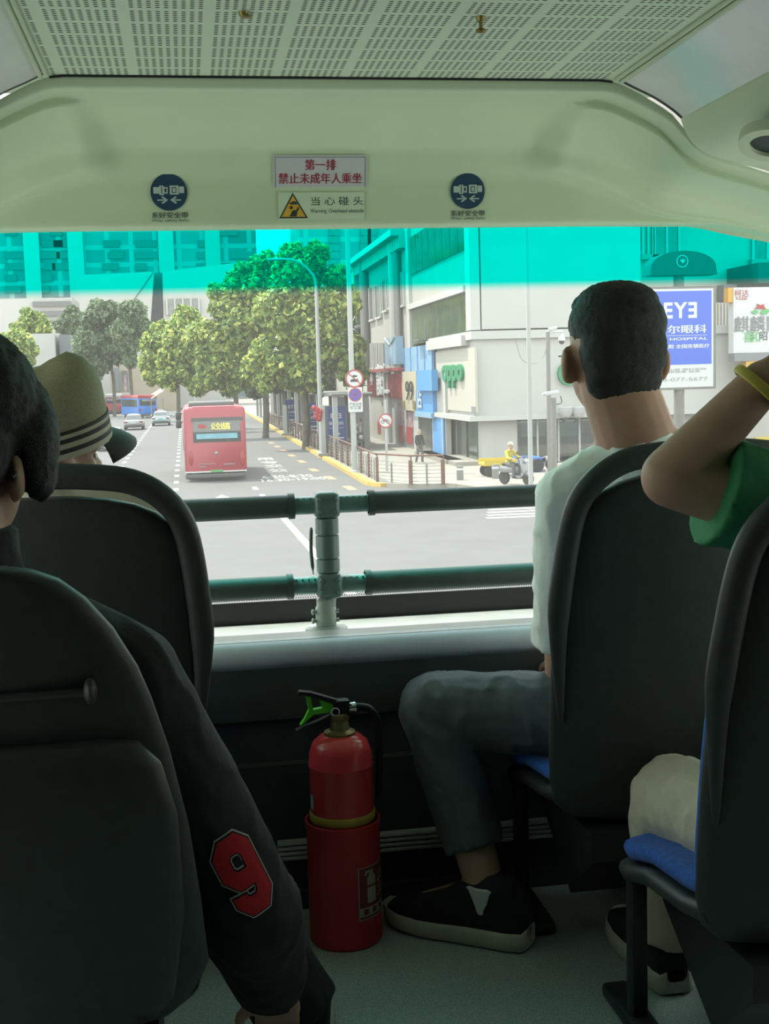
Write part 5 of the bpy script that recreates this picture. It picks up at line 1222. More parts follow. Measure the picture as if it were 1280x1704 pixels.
for k in (0, 1):
    xx = a.x + (c.x - a.x) * (.3 + .42 * k); ringb(FR((xx, 45.79, c.z - .38)), .10, .17, .02, 24).build('fan_grille', M_steel, t)
    b = MB(); b.bx((xx - .17, 45.785, c.z - .70), (xx + .17, 45.80, c.z - .60)); b.build('vent', M_steel, t, False)
# ------------------------------------------------------------------ buildings on the right
M_wpan = omat('white cladding', (0.60, 0.60, 0.56), 0.6, var=0.03, scale=.8)
M_wall1 = omat('pale grey render', (0.50, 0.475, 0.425), 0.8, var=0.05, scale=.7)
M_wall2 = omat('beige wall', (0.60, 0.57, 0.50), 0.8, var=0.06, scale=.7)
M_gglass = omat('green window glass', (0.10, 0.15, 0.095), 0.12, var=0.35, scale=1.5, spec=0.8)
M_win = mat('dark window', (0.085, 0.095, 0.085), 0.15, var=0.25, scale=1.2, spec=0.8)
M_frm = omat('white window frame', (0.62, 0.62, 0.58), 0.6, var=0.03)
M_redsign = omat('red slatted sign', (0.36, 0.055, 0.06), 0.6, var=0.2, scale=5)
M_creams = omat('cream sign', (0.60, 0.54, 0.40), 0.6, var=0.04)
M_bl1 = omat('sky blue sign', (0.10, 0.38, 0.80), 0.5, var=0.05, scale=2)
M_bl2 = omat('pale blue billboard', (0.30, 0.50, 0.70), 0.5, var=0.12, scale=2)
M_oppo = omat('green letters', (0.02, 0.30, 0.12), 0.4, var=0.03)
M_shopin = omat('shop interior', (0.22, 0.22, 0.20), 0.8, var=0.5, scale=1.5)
M_shopgl = glass_mat('shop glass', (0.62, 0.72, 0.68), 0.03, 0.14)
M_poster = omat('pink poster', (0.45, 0.30, 0.33), 0.6, var=0.5, scale=3)
M_orange = omat('orange sign', (0.75, 0.42, 0.05), 0.5, var=0.05)
M_pgreen = omat('print green', (0.12, 0.50, 0.14), 0.5, var=0.05)
FX = 12.2
def fp(px, py, X=FX): return atX(px, py, X)
FL = lambda p: frame(p, (0, -1, 0), (0, 0, 1))        # lettering on walls that face the street (-x)
# --- white corner shop
Yc = 51.8; XE = at(1241, 545, Yc).x; YF = fp(719, 600).y
zt, zb = at(795, 551, Yc).z, at(795, 692, Yc).z
t = thing('corner_shop', 'white corner shop with a plain overhanging fascia and green round lettering', 'building', (18, 57, .13))
b = MB(); b.bx((FX, Yc, zb), (XE, YF, zt - .35)); b.build('fascia', M_wpan, t, False)
b = MB(); b.bx((FX - .18, Yc - .18, zt - .35), (XE + .1, YF, zt)); b.build('cornice', M_frm, t, False)
b = MB(); b.bx((FX - .35, Yc - .35, zb - .22), (XE + .1, YF, zb)); b.build('canopy', M_frm, t, False)
p0 = fp(726, 600); p1 = fp(793, 600); zz0, zz1 = at(795, 686, Yc).z, at(795, 578, Yc).z
b = MB(); b.bx((FX - .10, p1.y - .1, zz0), (FX, p0.y, zz1)); b.build('sign_panel', omat('warm white sign panel', (.62, .59, .50), .5, var=.02), t, False)
c = fp(755, 617, FX - .12); me = text_mesh('oppo', 1.35, 1.5, 'CENTER', .06, .12); me.transform(FL(c)); lt = link('lettering', me, M_oppo, t, False); tag(lt, 'green round letters')
c = at(1003, 614, Yc - .12); me = text_mesh('oppo', 1.9, 1.0, 'CENTER', .08, .10); me.transform(FR(c)); link('lettering', me, M_oppo, t, False)
b = MB(); q = fp(788, 682, FX - .11); b.box(q, (.02, .75, .28)); b.build('small_plate', M_gray, t, False)
zw = zb - .22; xs0 = FX + .35; ys0 = Yc + .35
b = MB(); b.bx((xs0, ys0, .13), (at(860, 740, ys0).x, ys0 + 1.2, zw)); b.build('corner_pier', M_wpan, t, False)
b = MB(); b.bx((xs0 + .02, ys0 + 6, .13), (XE, YF + 2, zw)); b.build('back_room', M_shopin, t, False)
b = MB(); b.bx((at(1000, 740, ys0).x, ys0, .13), (XE, ys0 + 1.0, zw)); b.build('end_pier', M_wpan, t, False)
g0, g1 = at(860, 740, ys0).x, at(1000, 740, ys0).x
gl = MB().bx((g0, ys0 + .08, .35), (g1, ys0 + .10, zw - .1)).build('shop_window', M_shopgl, t, False)
for k in range(5):
    x = g0 + (g1 - g0) * k / 4; b = MB(); b.bx((x - .04, ys0 + .02, .13), (x + .04, ys0 + .16, zw)); b.build('mullion', M_frm, gl, False)
for (px, y0, y1, m_) in ((872, 2, 2.6, M_wall1), (905, 2.4, 3.2, M_gray), (925, 1.5, 2.0, M_dress), (948, 2.2, 3.0, M_adw), (975, 1.6, 2.4, M_gray)):
    x = at(px, 740, ys0).x; b = MB(); b.bx((x - .3, ys0 + y0, .13), (x + .35, ys0 + y1, 1.2 + (px % 7) * .12), .05); b.build('counter', m_, t)
for k, px in enumerate((895, 935)):
    q = at(px, 712, ys0 + .9); b = MB(); b.box(q, (1.5, .05, .75)); b.build('poster', (M_adw, M_banner)[k], t, False)
# left side doors under the canopy
for k, (pa, pb_, m_) in enumerate(((748, 757, M_wall1), (758, 762, M_frm), (763, 778, M_win), (782, 796, M_gglass))):
    a, c = fp(pb_, 740, xs0), fp(pa, 740, xs0); b = MB(); b.bx((xs0 - .05, a.y, .13), (xs0 + .3, c.y, zw)); b.build(('wall_panel', 'door_post', 'door', 'glass_door')[k], m_, t, False)
a, c = fp(742, 740, xs0 + .3), fp(795, 740, xs0 + .3); b = MB(); b.bx((xs0 + .3, c.y, .13), (xs0 + .5, a.y, zw)); b.build('side_wall', M_wpan, t, False)
b = MB(); b.bx((FX - .9, ys0 - .2, .13), (xs0 + .4, YF, .30)); b.build('step', M_walk, t, False)
for k, px in enumerate((942, 962)):
    q = at(px, 686, Yc - .8); s_ = thing('flood_lamp', 'white round flood lamp on the canopy edge, ' + ('left of the pair' if k == 0 else 'right of the pair'), 'lamp', q, 'flood lamps on the shop canopy')
    b = MB(); b.lathe([(.18, -.2), (.30, .0), (.34, .22), (.32, .24), (.001, .20)], q, 20); b.build('bowl', M_wcar, s_); b = MB(); b.cyl(q + Vector((0, 0, -.25)), q + Vector((0, .5, -.42)), .05); b.build('bracket', M_steel, s_)
# --- upper block over the shop: ribbon windows on the street side, blank white panel in front
t = thing('upper_block', 'white upper block with green ribbon windows and a blank panel above the corner shop', 'building', (20, 60, 8))
Y2 = fp(681, 500).y; zl = zt + .05; zT = 17.5
b = MB(); b.bx((FX + .05, Yc + .3, zl), (at(1066, 450, Yc + .3).x, Y2, zT)); b.build('walls', M_wall1, t, False)
b = MB(); b.bx((at(800, 450, Yc + .1).x, Yc + .08, at(800, 548, Yc + .1).z), (at(1066, 450, Yc + .1).x, Yc + .28, zT)); b.build('blank_panel', M_wpan, t, False)
b = MB(); b.bx((FX - .12, Yc + .1, zl), (FX + .3, Yc + 1.0, zT)); b.build('corner_strip', M_frm, t, False)
b = MB(); b.bx((FX - .12, Y2 - .6, zl - 2), (FX + .3, Y2 + .2, zT)); b.build('end_strip', M_frm, t, False)
def ribbon(za, zb_, n_):
    ya, yb = Yc + 1.1, Y2 - .7
    for k in range(n_):
        y0 = ya + (yb - ya) * k / n_; y1 = ya + (yb - ya) * (k + 1) / n_
        b_ = MB(); b_.bx((FX - .02, y0, za), (FX + .08, y1, zb_)); w_ = b_.build('window', M_gglass, t, False)
        b_ = MB(); b_.bx((FX - .04, y0 - .02, za), (FX + .02, y0 + .02, zb_)); b_.build('glazing_bar', M_win, w_, False)
za_, zb2_ = fp(789, 556).z, fp(789, 482).z
ribbon(za_, zb2_, 8); b = MB(); b.bx((FX - .22, Yc + 1.0, zb2_), (FX + .1, Y2 - .5, zb2_ + .28)); b.build('window_hood', M_frm, t, False)
za2, zb3 = fp(789, 407).z, fp(789, 360).z + .8
ribbon(za2, zb3, 8)
b = MB(); b.bx((FX - .35, Yc + 1.0, za_ - .45), (FX + .1, fp(720, 560).y, za_)); b.build('sill', M_frm, t, False)
b = MB(); q = fp(700, 566, FX - .35); b.box(q, (.5, 1.6, .06)); b.box(q + Vector((0, -1.2, .5)), (.06, .1, 1.0)); b.build('drying_rack', M_steel, t, False)
# --- grey office building further along
t = thing('office_building', 'pale grey street building with tall dark windows and a projecting cornice', 'building', (20, 78, .13))
Y3 = fp(601, 500).y; ztop = fp(672, 384).z; ycorn = fp(672, 384).y
b = MB(); b.bx((FX, Y2, .13), (30, Y3, ztop - .4)); b.build('walls', M_wall1, t, False)
b = MB(); b.bx((FX - .9, Y2 + .2, ztop - .35), (30, Y3 + .8, ztop)); b.build('cornice', M_frm, t, False)
b = MB(); b.bx((FX - .45, Y2 + .2, ztop - 1.0), (FX + .1, Y3 + .4, ztop - .35)); b.build('cornice_lower_band', M_wall2, t, False)  # beige band below the cornice
def fwin(x0, y0, x1, y1, m_=None, bars=0):
    """window given by photo corners on the street wall"""
    a_ = fp((x0 + x1) / 2, y0); c_ = fp((x0 + x1) / 2, y1); ya = fp(x1, y0).y; yb = fp(x0, y0).y
    b_ = MB(); b_.bx((FX - .06, ya, c_.z), (FX + .05, yb, a_.z)); w_ = b_.build('window', m_ or M_win, t, False)
    for k in range(bars + 2):
        y = ya + (yb - ya) * k / (bars + 1); b2 = MB(); b2.bx((FX - .12, y - .09, c_.z), (FX + .0, y + .09, a_.z)); b2.build('window_frame', M_frm, w_, False)
    b2 = MB(); b2.bx((FX - .16, ya - .1, c_.z - .12), (FX, yb + .1, c_.z)); b2.build('window_sill', M_frm, w_, False)
for q in ((616, 478, 623, 532), (626, 474, 635, 528), (638, 466, 645, 517), (648, 462, 652, 512)): fwin(*q)
for x in (617, 621.5, 627, 632.5, 637.5): fwin(x, 571, x + 2.2, 612)
for q in ((663, 455, 667, 510), (669, 452, 673, 508), (649, 566, 652, 606)): fwin(*q)
for q in ((603.5, 487, 606, 540), ): fwin(*q, M_gglass)
for (px, m_, w) in ((607.5, M_steel, .35), (656, M_frm, .3), (662, M_steel, .22)):
    p = fp(px, 500, FX - .25); b = MB(); b.cyl((FX - .25, p.y, 4.2), (FX - .25, p.y, ztop - .4), w, n=12); b.build('downpipe', m_, t)
q0, q1 = fp(652, 566, FX - .1), fp(671, 606, FX - .1)
b = MB(); b.bx((FX - .5, q1.y, q1.z), (FX - .05, q0.y, fp(660, 562).z)); cg = b.build('caged_unit', M_bl2, t, False)
b = MB(); b.tube([(FX - .52, q1.y, fp(660, 562).z), (FX - .52, (q0.y + q1.y) / 2, fp(660, 575).z), (FX - .52, q0.y, fp(660, 562).z)], .06, 5); b.build('cage_bar', M_frm, cg)
# second part of the row, set forward, half behind the trees
t = thing('stone_building', 'narrow stone faced building with dark characters beside the tree crown', 'building', (16, 96, .13))
Yn = Y3 + .6
b = MB(); b.bx((at(592, 560, Yn).x, Yn, .13), (30, Yn + 14, fp(601, 450).z)); b.build('walls', M_wall2, t, False)
for (y0, y1) in ((487, 541), (574, 622)):
    a, c = at(592.5, y0, Yn), at(604.5, y1, Yn); b = MB(); b.bx((a.x, Yn - .08, c.z), (c.x, Yn + .1, a.z)); w_ = b.build('window', M_gglass, t, False)
    b = MB(); b.bx((a.x, Yn - .14, c.z - .1), (c.x, Yn, c.z)); b.build('window_sill', M_frm, w_, False)
text('冰', FR(at(598.5, 556, Yn - .05)), 1.3, M_blk, t, 'wall_characters', bold=.02, extrude=.03)
# --- signs of the shop row
def wallsign(name, label, x0, y0, x1, y1, X, m_, dep=.35, cat='sign'):
    a_ = atX(x1, y0, X); c_ = atX(x0, y0, X); zt_ = atX((x0 + x1) / 2, y0, X).z; zb_ = atX((x0 + x1) / 2, y1, X).z
    t_ = thing(name, label, cat, (X, (a_.y + c_.y) / 2, zb_)); b_ = MB(); b_.bx((X, a_.y, zb_), (X + dep, c_.y, zt_)); b_.build('board', m_, t_, False); return t_, a_.y, c_.y, zb_, zt_
XS = 11.85
t, ya, yb, z0, z1 = wallsign('shop_sign', 'wide red slatted shop sign with pale raised characters', 611, 617, 671, 661, XS, M_redsign, .2)
for k in range(24):
    y = ya + (yb - ya) * (k + .5) / 24; b = MB(); b.bx((XS - .06, y - .09, z0), (XS, y + .09, z1)); b.build('slat', M_redsign, t, False)
ps = atX(637, 637, XS - .12); text('靓仁', FL(ps), 2.0, M_adw, t, 'sign_characters', bold=.04, extrude=.05, fit=4.6)
ps = atX(619, 631, XS - .12); text('小', FL(ps), 1.0, M_adw, t, 'sign_characters', bold=.03, extrude=.05)
b = MB(); b.bx((XS - .3, ya, z1 - .05), (XS + .4, yb, z1 + .12)); b.build('sign_hood', M_redsign, t, False)
t, ya, yb, z0, z1 = wallsign('shop_sign', 'dim red shop sign behind the round traffic signs under the tree', 566, 622, 602, 664, XS + .2, M_redsign)
text('美食', FL(atX(578, 642, XS + .1)), 1.5, M_adw, t, 'sign_characters', bold=.03, extrude=.03)
t, ya, yb, z0, z1 = wallsign('shop_sign', 'cream shop sign with two dark oval digits', 668.5, 618, 692, 683, 11.8, M_creams, .15)
text('99', FL(atX(681, 652, 11.73)), 1.5, M_blk, t, 'sign_digits', bold=-.01, extrude=.02, fit=2.1)
for px in (671.5, 689): b = MB(); b.box(atX(px, 674, 11.75), (.06, .5, .45)); b.build('small_print', M_brass, t, False)
t, ya, yb, z0, z1 = wallsign('billboard', 'pale translucent blue billboard under the green ribbon windows', 673, 576, 719, 617, 11.95, M_bl2, .1, 'billboard')
for k in range(5): y = ya + (yb - ya) * k / 4; b = MB(); b.bx((11.91, y - .05, z0), (11.95, y + .05, z1)); b.build('frame_bar', M_bl1, t, False)
t, ya, yb, z0, z1 = wallsign('shop_sign', 'bright blue projecting box sign beside the cream sign', 693, 616, 718, 650, 11.55, M_bl1, .3)
t, ya, yb, z0, z1 = wallsign('shop_sign', 'bright blue lower shop fascia with small white print', 692, 650, 720, 686, 11.8, M_bl1, .2)
text('店', FL(atX(698, 664, 11.74)), 1.3, M_adw, t, 'sign_characters', bold=.03)
b = MB(); b.bx((11.7, ya, z0 - .25), (12.0, yb, z0)); b.build('lower_edge', M_bl2, t, False)
# --- shop fronts at pavement level
t = thing('street_shops', 'pale shop fronts with red and pink posters below the sign row', 'building', (12.4, 66, .13))
zf = 4.2; XF = 12.0
a, c = atX(742, 700, XF), atX(606, 700, XF)
b = MB(); b.bx((XF, a.y, .13), (XF + .25, c.y, zf)); b.build('walls', M_wpan, t, False)
for (x0, x1, m_, nm) in ((622, 640, M_wall2, 'shutter'), (644, 652, M_frm, 'pier'), (664, 673, M_poster, 'poster'), (678, 688, M_poster, 'poster'), (698, 719, M_win, 'doorway'), (722, 741, M_bl1, 'blue_pillar')):
    a, c = atX(x1, 700, XF), atX(x0, 700, XF); d_ = .06 if nm != 'pier' else .2
    b = MB(); b.bx((XF - d_, a.y, .3 if nm == 'poster' else .13), (XF, c.y, 3.4 if nm == 'poster' else (fp(730, 693).z if nm in ('doorway', 'blue_pillar') else zf))); o = b.build(nm, m_, t, False)
    if nm == 'poster': b = MB(); b.bx((XF - .09, a.y + .05, .4), (XF - .055, c.y - .05, 1.3)); b.build('poster_red_foot', M_sred, o, False)
    if nm == 'blue_pillar': b = MB(); b.bx((XF - .12, a.y, .13), (XF - .05, a.y + .4, fp(730, 693).z)); b.build('pillar_edge', M_bl2, o, False)
b = MB(); a, c = atX(636, 730, XF), atX(631, 730, XF); b.bx((XF - .08, a.y, .5), (XF - .02, c.y, 1.3)); b.build('red_notice', M_sred, t, False)
b = MB(); a, c = atX(742, 770, XF - .8), atX(690, 770, XF - .8); b.bx((XF - .8, a.y, .13), (XF, c.y, .3)); b.build('step', M_walk, t, False)
# --- behind and right of the corner shop
t = thing('rear_building', 'tall beige building behind the domed advertising column', 'building', (30, 62, .13))
Yr = 60; x0 = at(1066, 450, Yr).x; x1 = at(1420, 450, Yr).x
b = MB(); b.bx((x0, Yr, .13), (x1, Yr + 12, 18)); b.build('walls', M_wall2, t, False)
for q in ((1069, 372, 1086, 424), (1088, 372, 1129, 424), (1252, 374, 1300, 432)):
    a, c = at(q[0], q[1], Yr), at(q[2], q[3], Yr); b = MB(); b.bx((a.x, Yr - .08, c.z), (c.x, Yr + .1, a.z + (1.6 if q[1] < 380 else 0))); w_ = b.build('window', M_win, t, False)
    for k in range(3): x = a.x + (c.x - a.x) * k / 2; b = MB(); b.bx((x - .06, Yr - .14, c.z), (x + .06, Yr - .05, a.z + 1.6)); b.build('window_frame', M_frm, w_, False)
    b = MB(); b.bx((a.x - .2, Yr - .4, c.z - .25), (c.x + .2, Yr, c.z)); b.build('window_sill', M_wall1, w_, False)
a, c = at(1224, 445, Yr - 1), at(1420, 474, Yr - 1); b = MB(); b.bx((a.x, Yr - 3.5, c.z), (c.x, Yr, a.z)); b.build('awning', M_dkgrey, t, False)
a, c = at(1188, 476, Yr), at(1215, 503, Yr); b = MB(); b.bx((a.x, Yr - 1.2, c.z), (c.x, Yr - .3, a.z), .05); b.build('roof_unit', M_gray, t, False)
a, c = at(1186, 504, 55), at(1228, 546, 55); b = MB(); b.bx((a.x, 55, c.z - .5), (c.x, 55.4, a.z)); fl = tag(b.build('fluted_screen', M_wall1), 'grey fluted metal screen on the shop roof beside the white billboard', 'screen')
for k in range(9): b = MB(); x = a.x + (c.x - a.x) * k / 8; b.bx((x - .05, 54.94, c.z - .5), (x + .05, 55.0, a.z)); o = b.build('rib', M_wall2, fl, False)
# white billboard with characters
Yq = 50.5; XA, XB = at(1221, 500, Yq).x, at(1420, 500, Yq).x; zt2, zb2 = at(1250, 478, Yq).z, at(1250, 587, Yq).z
t = thing('billboard', 'white billboard with dark Chinese characters and a red and green emblem at the right edge', 'billboard', ((XA + XB) / 2, Yq, zb2))
b = MB(); b.bx((XA, Yq, zb2), (XB, Yq + .5, zt2)); b.build('board', M_adw, t, False)
b = MB(); b.bx((at(1213, 500, Yq).x, Yq + .05, at(1213, 503, Yq).z), (XA, Yq + .5, zt2)); b.build('orange_edge', M_orange, t, False)
def bt(s_, px, py, sz, m_, **k): text(s_, FR(at(px, py, Yq - .03)), sz, m_, t, 'billboard_characters', **k)
bt('柯达', 1234.5, 489, .34, M_sred); bt('Kodak', 1234.5, 496.5, .2, M_sred)
bt('麒麟影城', 1274, 541, .72, M_gray, bold=.01); bt('喜', 1246, 562, .5, M_pgreen); bt('和', 1258, 562, .5, M_pgreen); bt('昭', 1271, 560, .42, M_blk)
b = MB(); q = at(1266, 514, Yq - .04)
b.prism([(-.30, .0), (-.05, .02), (.25, -.02), (.12, .12), (.18, .2), (-.02, .16), (-.18, .22), (-.14, .1)], .03, FR(q)); b.build('emblem_flower', M_sred, t, False)
b = MB(); b.prism([(-.45, -.12), (-.2, -.02), (-.1, -.14), (-.25, -.22)], .03, FR(q)); b.prism([(-.02, -.16), (.12, -.02), (.42, -.02), (.30, -.2), (.1, -.26)], .03, FR(q)); b.build('emblem_leaf', M_pgreen, t, False)
b = MB(); b.bx((XA, Yq - .1, zb2 - .35), (XB, Yq + .5, zb2 - .02)); b.build('lower_ledge', M_gray, t, False)
za, zc2 = at(1250, 597, Yq).z, at(1250, 640, Yq).z
t = thing('shop_sign', 'orange yellow shop sign with a pale pink panel under the white billboard', 'sign', ((XA + XB) / 2, Yq, zc2))
b = MB(); b.bx((at(1241, 600, Yq).x, Yq - .05, zc2), (XB, Yq + .5, za)); b.build('board', M_orange, t, False)
a, c = at(1254, 607, Yq - .1), at(1276, 632, Yq - .1); b = MB(); b.bx((a.x, Yq - .12, c.z), (c.x, Yq - .05, a.z)); b.build('pink_panel', M_poster, t, False)
t = thing('side_shop', 'pale shop front below the orange sign at the right edge', 'building', ((XA + XB) / 2, Yq, .13))
b = MB(); b.bx((at(1241, 600, Yq).x, Yq + .1, .13), (XB, Yq + 5, zc2)); b.build('walls', M_wall1, t, False)
a, c = at(1258, 728, Yq - .05), at(1300, 752, Yq - .05); b = MB(); b.bx((a.x, Yq, c.z), (c.x, Yq + .1, a.z)); b.build('yellow_notice', M_yel, t, False)

# ------------------------------------------------------------------ far end of the street
M_tower = bpy.data.materials.new('tower curtain wall'); M_tower.use_nodes = True
def tower_nodes(m, c1, c2, cm, bw, rh):
    nt = m.node_tree; bs = nt.nodes['Principled BSDF']; tc = nt.nodes.new('ShaderNodeTexCoord'); mp = nt.nodes.new('ShaderNodeMapping')
    mp.inputs['Rotation'].default_value = (R_(90), 0, 0); br = nt.nodes.new('ShaderNodeTexBrick')
    nt.links.new(tc.outputs['Object'], mp.inputs[0]); nt.links.new(mp.outputs[0], br.inputs['Vector'])
    br.inputs['Color1'].default_value = c1 + (1,); br.inputs['Color2'].default_value = c2 + (1,); br.inputs['Mortar'].default_value = cm + (1,)
    br.inputs['Scale'].default_value = 1.0; br.inputs['Brick Width'].default_value = bw; br.inputs['Row Height'].default_value = rh; br.inputs['Mortar Size'].default_value = .55; br.offset = 0.0; br.inputs['Bias'].default_value = 0.1
    nt.links.new(br.outputs['Color'], bs.inputs['Base Color']); bs.inputs['Roughness'].default_value = .4
tower_nodes(M_tower, (.06, .09, .10), (.13, .17, .17), (.22, .24, .24), 5.5, 4.0)
M_tower2 = bpy.data.materials.new('second tower wall'); M_tower2.use_nodes = True; tower_nodes(M_tower2, (.12, .14, .15), (.17, .19, .19), (.23, .25, .24), 7, 5)
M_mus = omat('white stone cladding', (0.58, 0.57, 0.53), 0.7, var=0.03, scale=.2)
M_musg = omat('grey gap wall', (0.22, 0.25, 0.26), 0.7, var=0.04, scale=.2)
M_sand = omat('sandstone wall', (0.52, 0.44, 0.34), 0.8, var=0.05, scale=.2)
def slab(par, name, px0, py0, px1, py1, Y, dep, m_, zb_=None):
    a_, c_ = at(px0, py0, Y), at(px1, py1, Y); b_ = MB(); b_.bx((a_.x, Y, c_.z if zb_ is None else zb_), (c_.x, Y + dep, a_.z)); return b_.build(name, m_, par, False)
YT = 300
t = thing('office_tower', 'wide glass office tower with banded floors at the far left', 'building', (at(200, 500, YT).x, YT, 0))
tb = slab(t, 'facade', -160, 230, 436, 640, YT, 30, M_tower, 0)
for k in range(8):
    for px in (8, 60 + (k * 37) % 14, 84 + (k * 17) % 12, 130 + (k * 53) % 20, 165 + (k * 23) % 16, 225, 300 + (k * 29) % 30, 362 + (k * 11) % 30):
        if (k * 7 + px) % 5: 
            a = at(px, 386 + k * 19 - (px - 100) * .0, YT - .3); b = MB(); b.bx((a.x, YT - .4, a.z - .9), (a.x + 2.6 + (k + px) % 4 * 1.1, YT, a.z + .7)); b.build('window', M_glassd, t, False)
for px in (45, 118, 268, 345):
    a = at(px, 500, YT); b = MB(); b.bx((a.x, YT - 1.0, 20), (a.x + 3.5, YT, 80)); b.build('fin', M_mus, t, False)
slab(t, 'podium', -160, 500, 128, 640, YT - 40, 20, M_mus, 0)
for k in range(3):
    a, c = at(54, 502 + k * 16, YT - 40.5), at(118, 509 + k * 16, YT - 40.5); b = MB(); b.bx((a.x, YT - 40.6, c.z), (c.x, YT - 40, a.z)); b.build('podium_window', M_glassd, t, False)
t = thing('office_tower', 'second tall grey tower rising behind the tree crown', 'building', (at(600, 400, 280).x, 280, 0))
slab(t, 'facade', 492, 200, 690, 640, 280, 25, M_tower2, 0)
for k in range(7):
    for px in (548, 600, 612, 655):
        a = at(px, 385 + k * 13, 279.5); b = MB(); b.bx((a.x, 279.6, a.z - 1), (a.x + 2.4, 280, a.z + .8)); b.build('window', M_win, t, False)
YM = 210
t = thing('museum_building', 'white angular building of two leaning blocks with a grey gap between', 'building', (at(250, 500, YM).x, YM, 0))
def poly_block(name, pts, dep, m_, dy=0):
    b_ = MB(); fr = [at(x, y, YM + dy) for x, y in pts]; bk = [p + Vector((0, dep, 0)) for p in fr]; b_.rings([fr, bk]); return b_.build(name, m_, t, False)
poly_block('left_block', [(126, 458), (256, 452), (241, 684), (152, 684)], 18, M_mus)
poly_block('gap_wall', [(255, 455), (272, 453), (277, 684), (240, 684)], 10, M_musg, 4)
rbk = poly_block('right_block', [(270, 451), (400, 437), (374, 684), (277, 684)], 18, M_mus, 1)
a, c = at(277, 497, YM), at(332, 523, YM); b = MB(); b.bx((a.x, YM + .6, c.z), (c.x, YM + 1.1, a.z)); w_ = b.build('window', M_win, rbk, False)
for k in range(5): x = a.x + (c.x - a.x) * k / 4; b = MB(); b.bx((x - .12, YM + .5, c.z), (x + .12, YM + .7, a.z)); b.build('window_bar', M_frm, w_, False)
b = MB(); b.tube([at(255, 453, YM - .05), at(238, 478, YM - .05), at(222, 500, YM - .05)], .10, 4); b.build('seam', M_musg, t)
t = thing('low_building', 'sandstone low building with a dark doorway closing the street', 'building', (at(220, 640, 190).x, 190, 0))
slab(t, 'walls', 182, 608, 300, 690, 190, 15, M_sand, 0)
slab(t, 'plinth', 150, 655, 222, 690, 188, 2, M_mus, 0); slab(t, 'plinth_ledge', 150, 664, 218, 667, 187.6, 2, M_frm)
a, c = at(203, 617, 189.8), at(214, 655, 189.8); b = MB(); b.bx((a.x, 189.6, c.z), (c.x, 190, a.z)); d_ = b.build('doorway', M_win, t, False)
a, c = at(206, 624, 189.5), at(212, 655, 189.5); b = MB(); b.bx((a.x, 189.4, c.z), (c.x, 189.6, a.z)); b.build('door', M_poster, d_, False)
slab(t, 'window_bay', 186, 612, 200, 652, 189.8, .4, M_musg)
t = thing('white_kiosk', 'plain white box building left of the museum trees', 'building', (at(70, 600, 170).x, 170, 0))
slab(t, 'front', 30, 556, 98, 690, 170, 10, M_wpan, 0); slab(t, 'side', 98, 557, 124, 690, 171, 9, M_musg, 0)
t = thing('market_awning', 'pale slanting awning beyond the blue backed bus', 'awning', at(262, 662, 150))
b = MB(); a, c = at(250, 664, 150), at(272, 650, 150); b.rings([[Vector((a.x, 150, a.z)), Vector((c.x, 150, c.z)), Vector((c.x, 154, c.z + .5)), Vector((a.x, 154, a.z + .5))], [Vector((a.x, 150, a.z - .15)), Vector((c.x, 150, c.z - .15)), Vector((c.x, 154, c.z + .35)), Vector((a.x, 154, a.z + .35))]]); b.build('canopy', M_creams, t, False)
for px in (251, 271): q = at(px, 662, 150); b = MB(); b.cyl((q.x, 150, 0), (q.x, 150, q.z), .06); b.build('post', M_steel, t)

# ------------------------------------------------------------------ trees
def leaf_mat(name, c0, c1, c2):
    m = bpy.data.materials.new(name); m.use_nodes = True; nt = m.node_tree; bs = nt.nodes['Principled BSDF']; out = [n for n in nt.nodes if n.type == 'OUTPUT_MATERIAL'][0]
    ge = nt.nodes.new('ShaderNodeNewGeometry'); r = nt.nodes.new('ShaderNodeValToRGB'); nt.links.new(ge.outputs['Random Per Island'], r.inputs[0])
    r.color_ramp.elements[0].color = c0 + (1,); r.color_ramp.elements[1].color = c2 + (1,); e = r.color_ramp.elements.new(.6); e.color = c1 + (1,)
    nt.links.new(r.outputs[0], bs.inputs['Base Color']); bs.inputs['Roughness'].default_value = .6
    tr = nt.nodes.new('ShaderNodeBsdfTranslucent'); nt.links.new(r.outputs[0], tr.inputs[0]); mx = nt.nodes.new('ShaderNodeMixShader'); mx.inputs[0].default_value = .35
    nt.links.new(bs.outputs[0], mx.inputs[1]); nt.links.new(tr.outputs[0], mx.inputs[2]); nt.links.new(mx.outputs[0], out.inputs[0]); return m
M_leaf = leaf_mat('plane tree leaves', (.05, .11, .018), (.19, .28, .045), (.56, .57, .14))  # sun highlights and dark crown gaps put into the spread of leaf tones
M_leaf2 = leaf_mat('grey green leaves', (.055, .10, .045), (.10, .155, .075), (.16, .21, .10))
M_bark = omat('bark', (0.13, 0.115, 0.09), 0.9, var=.3, scale=3, bump=.4, bscale=10)
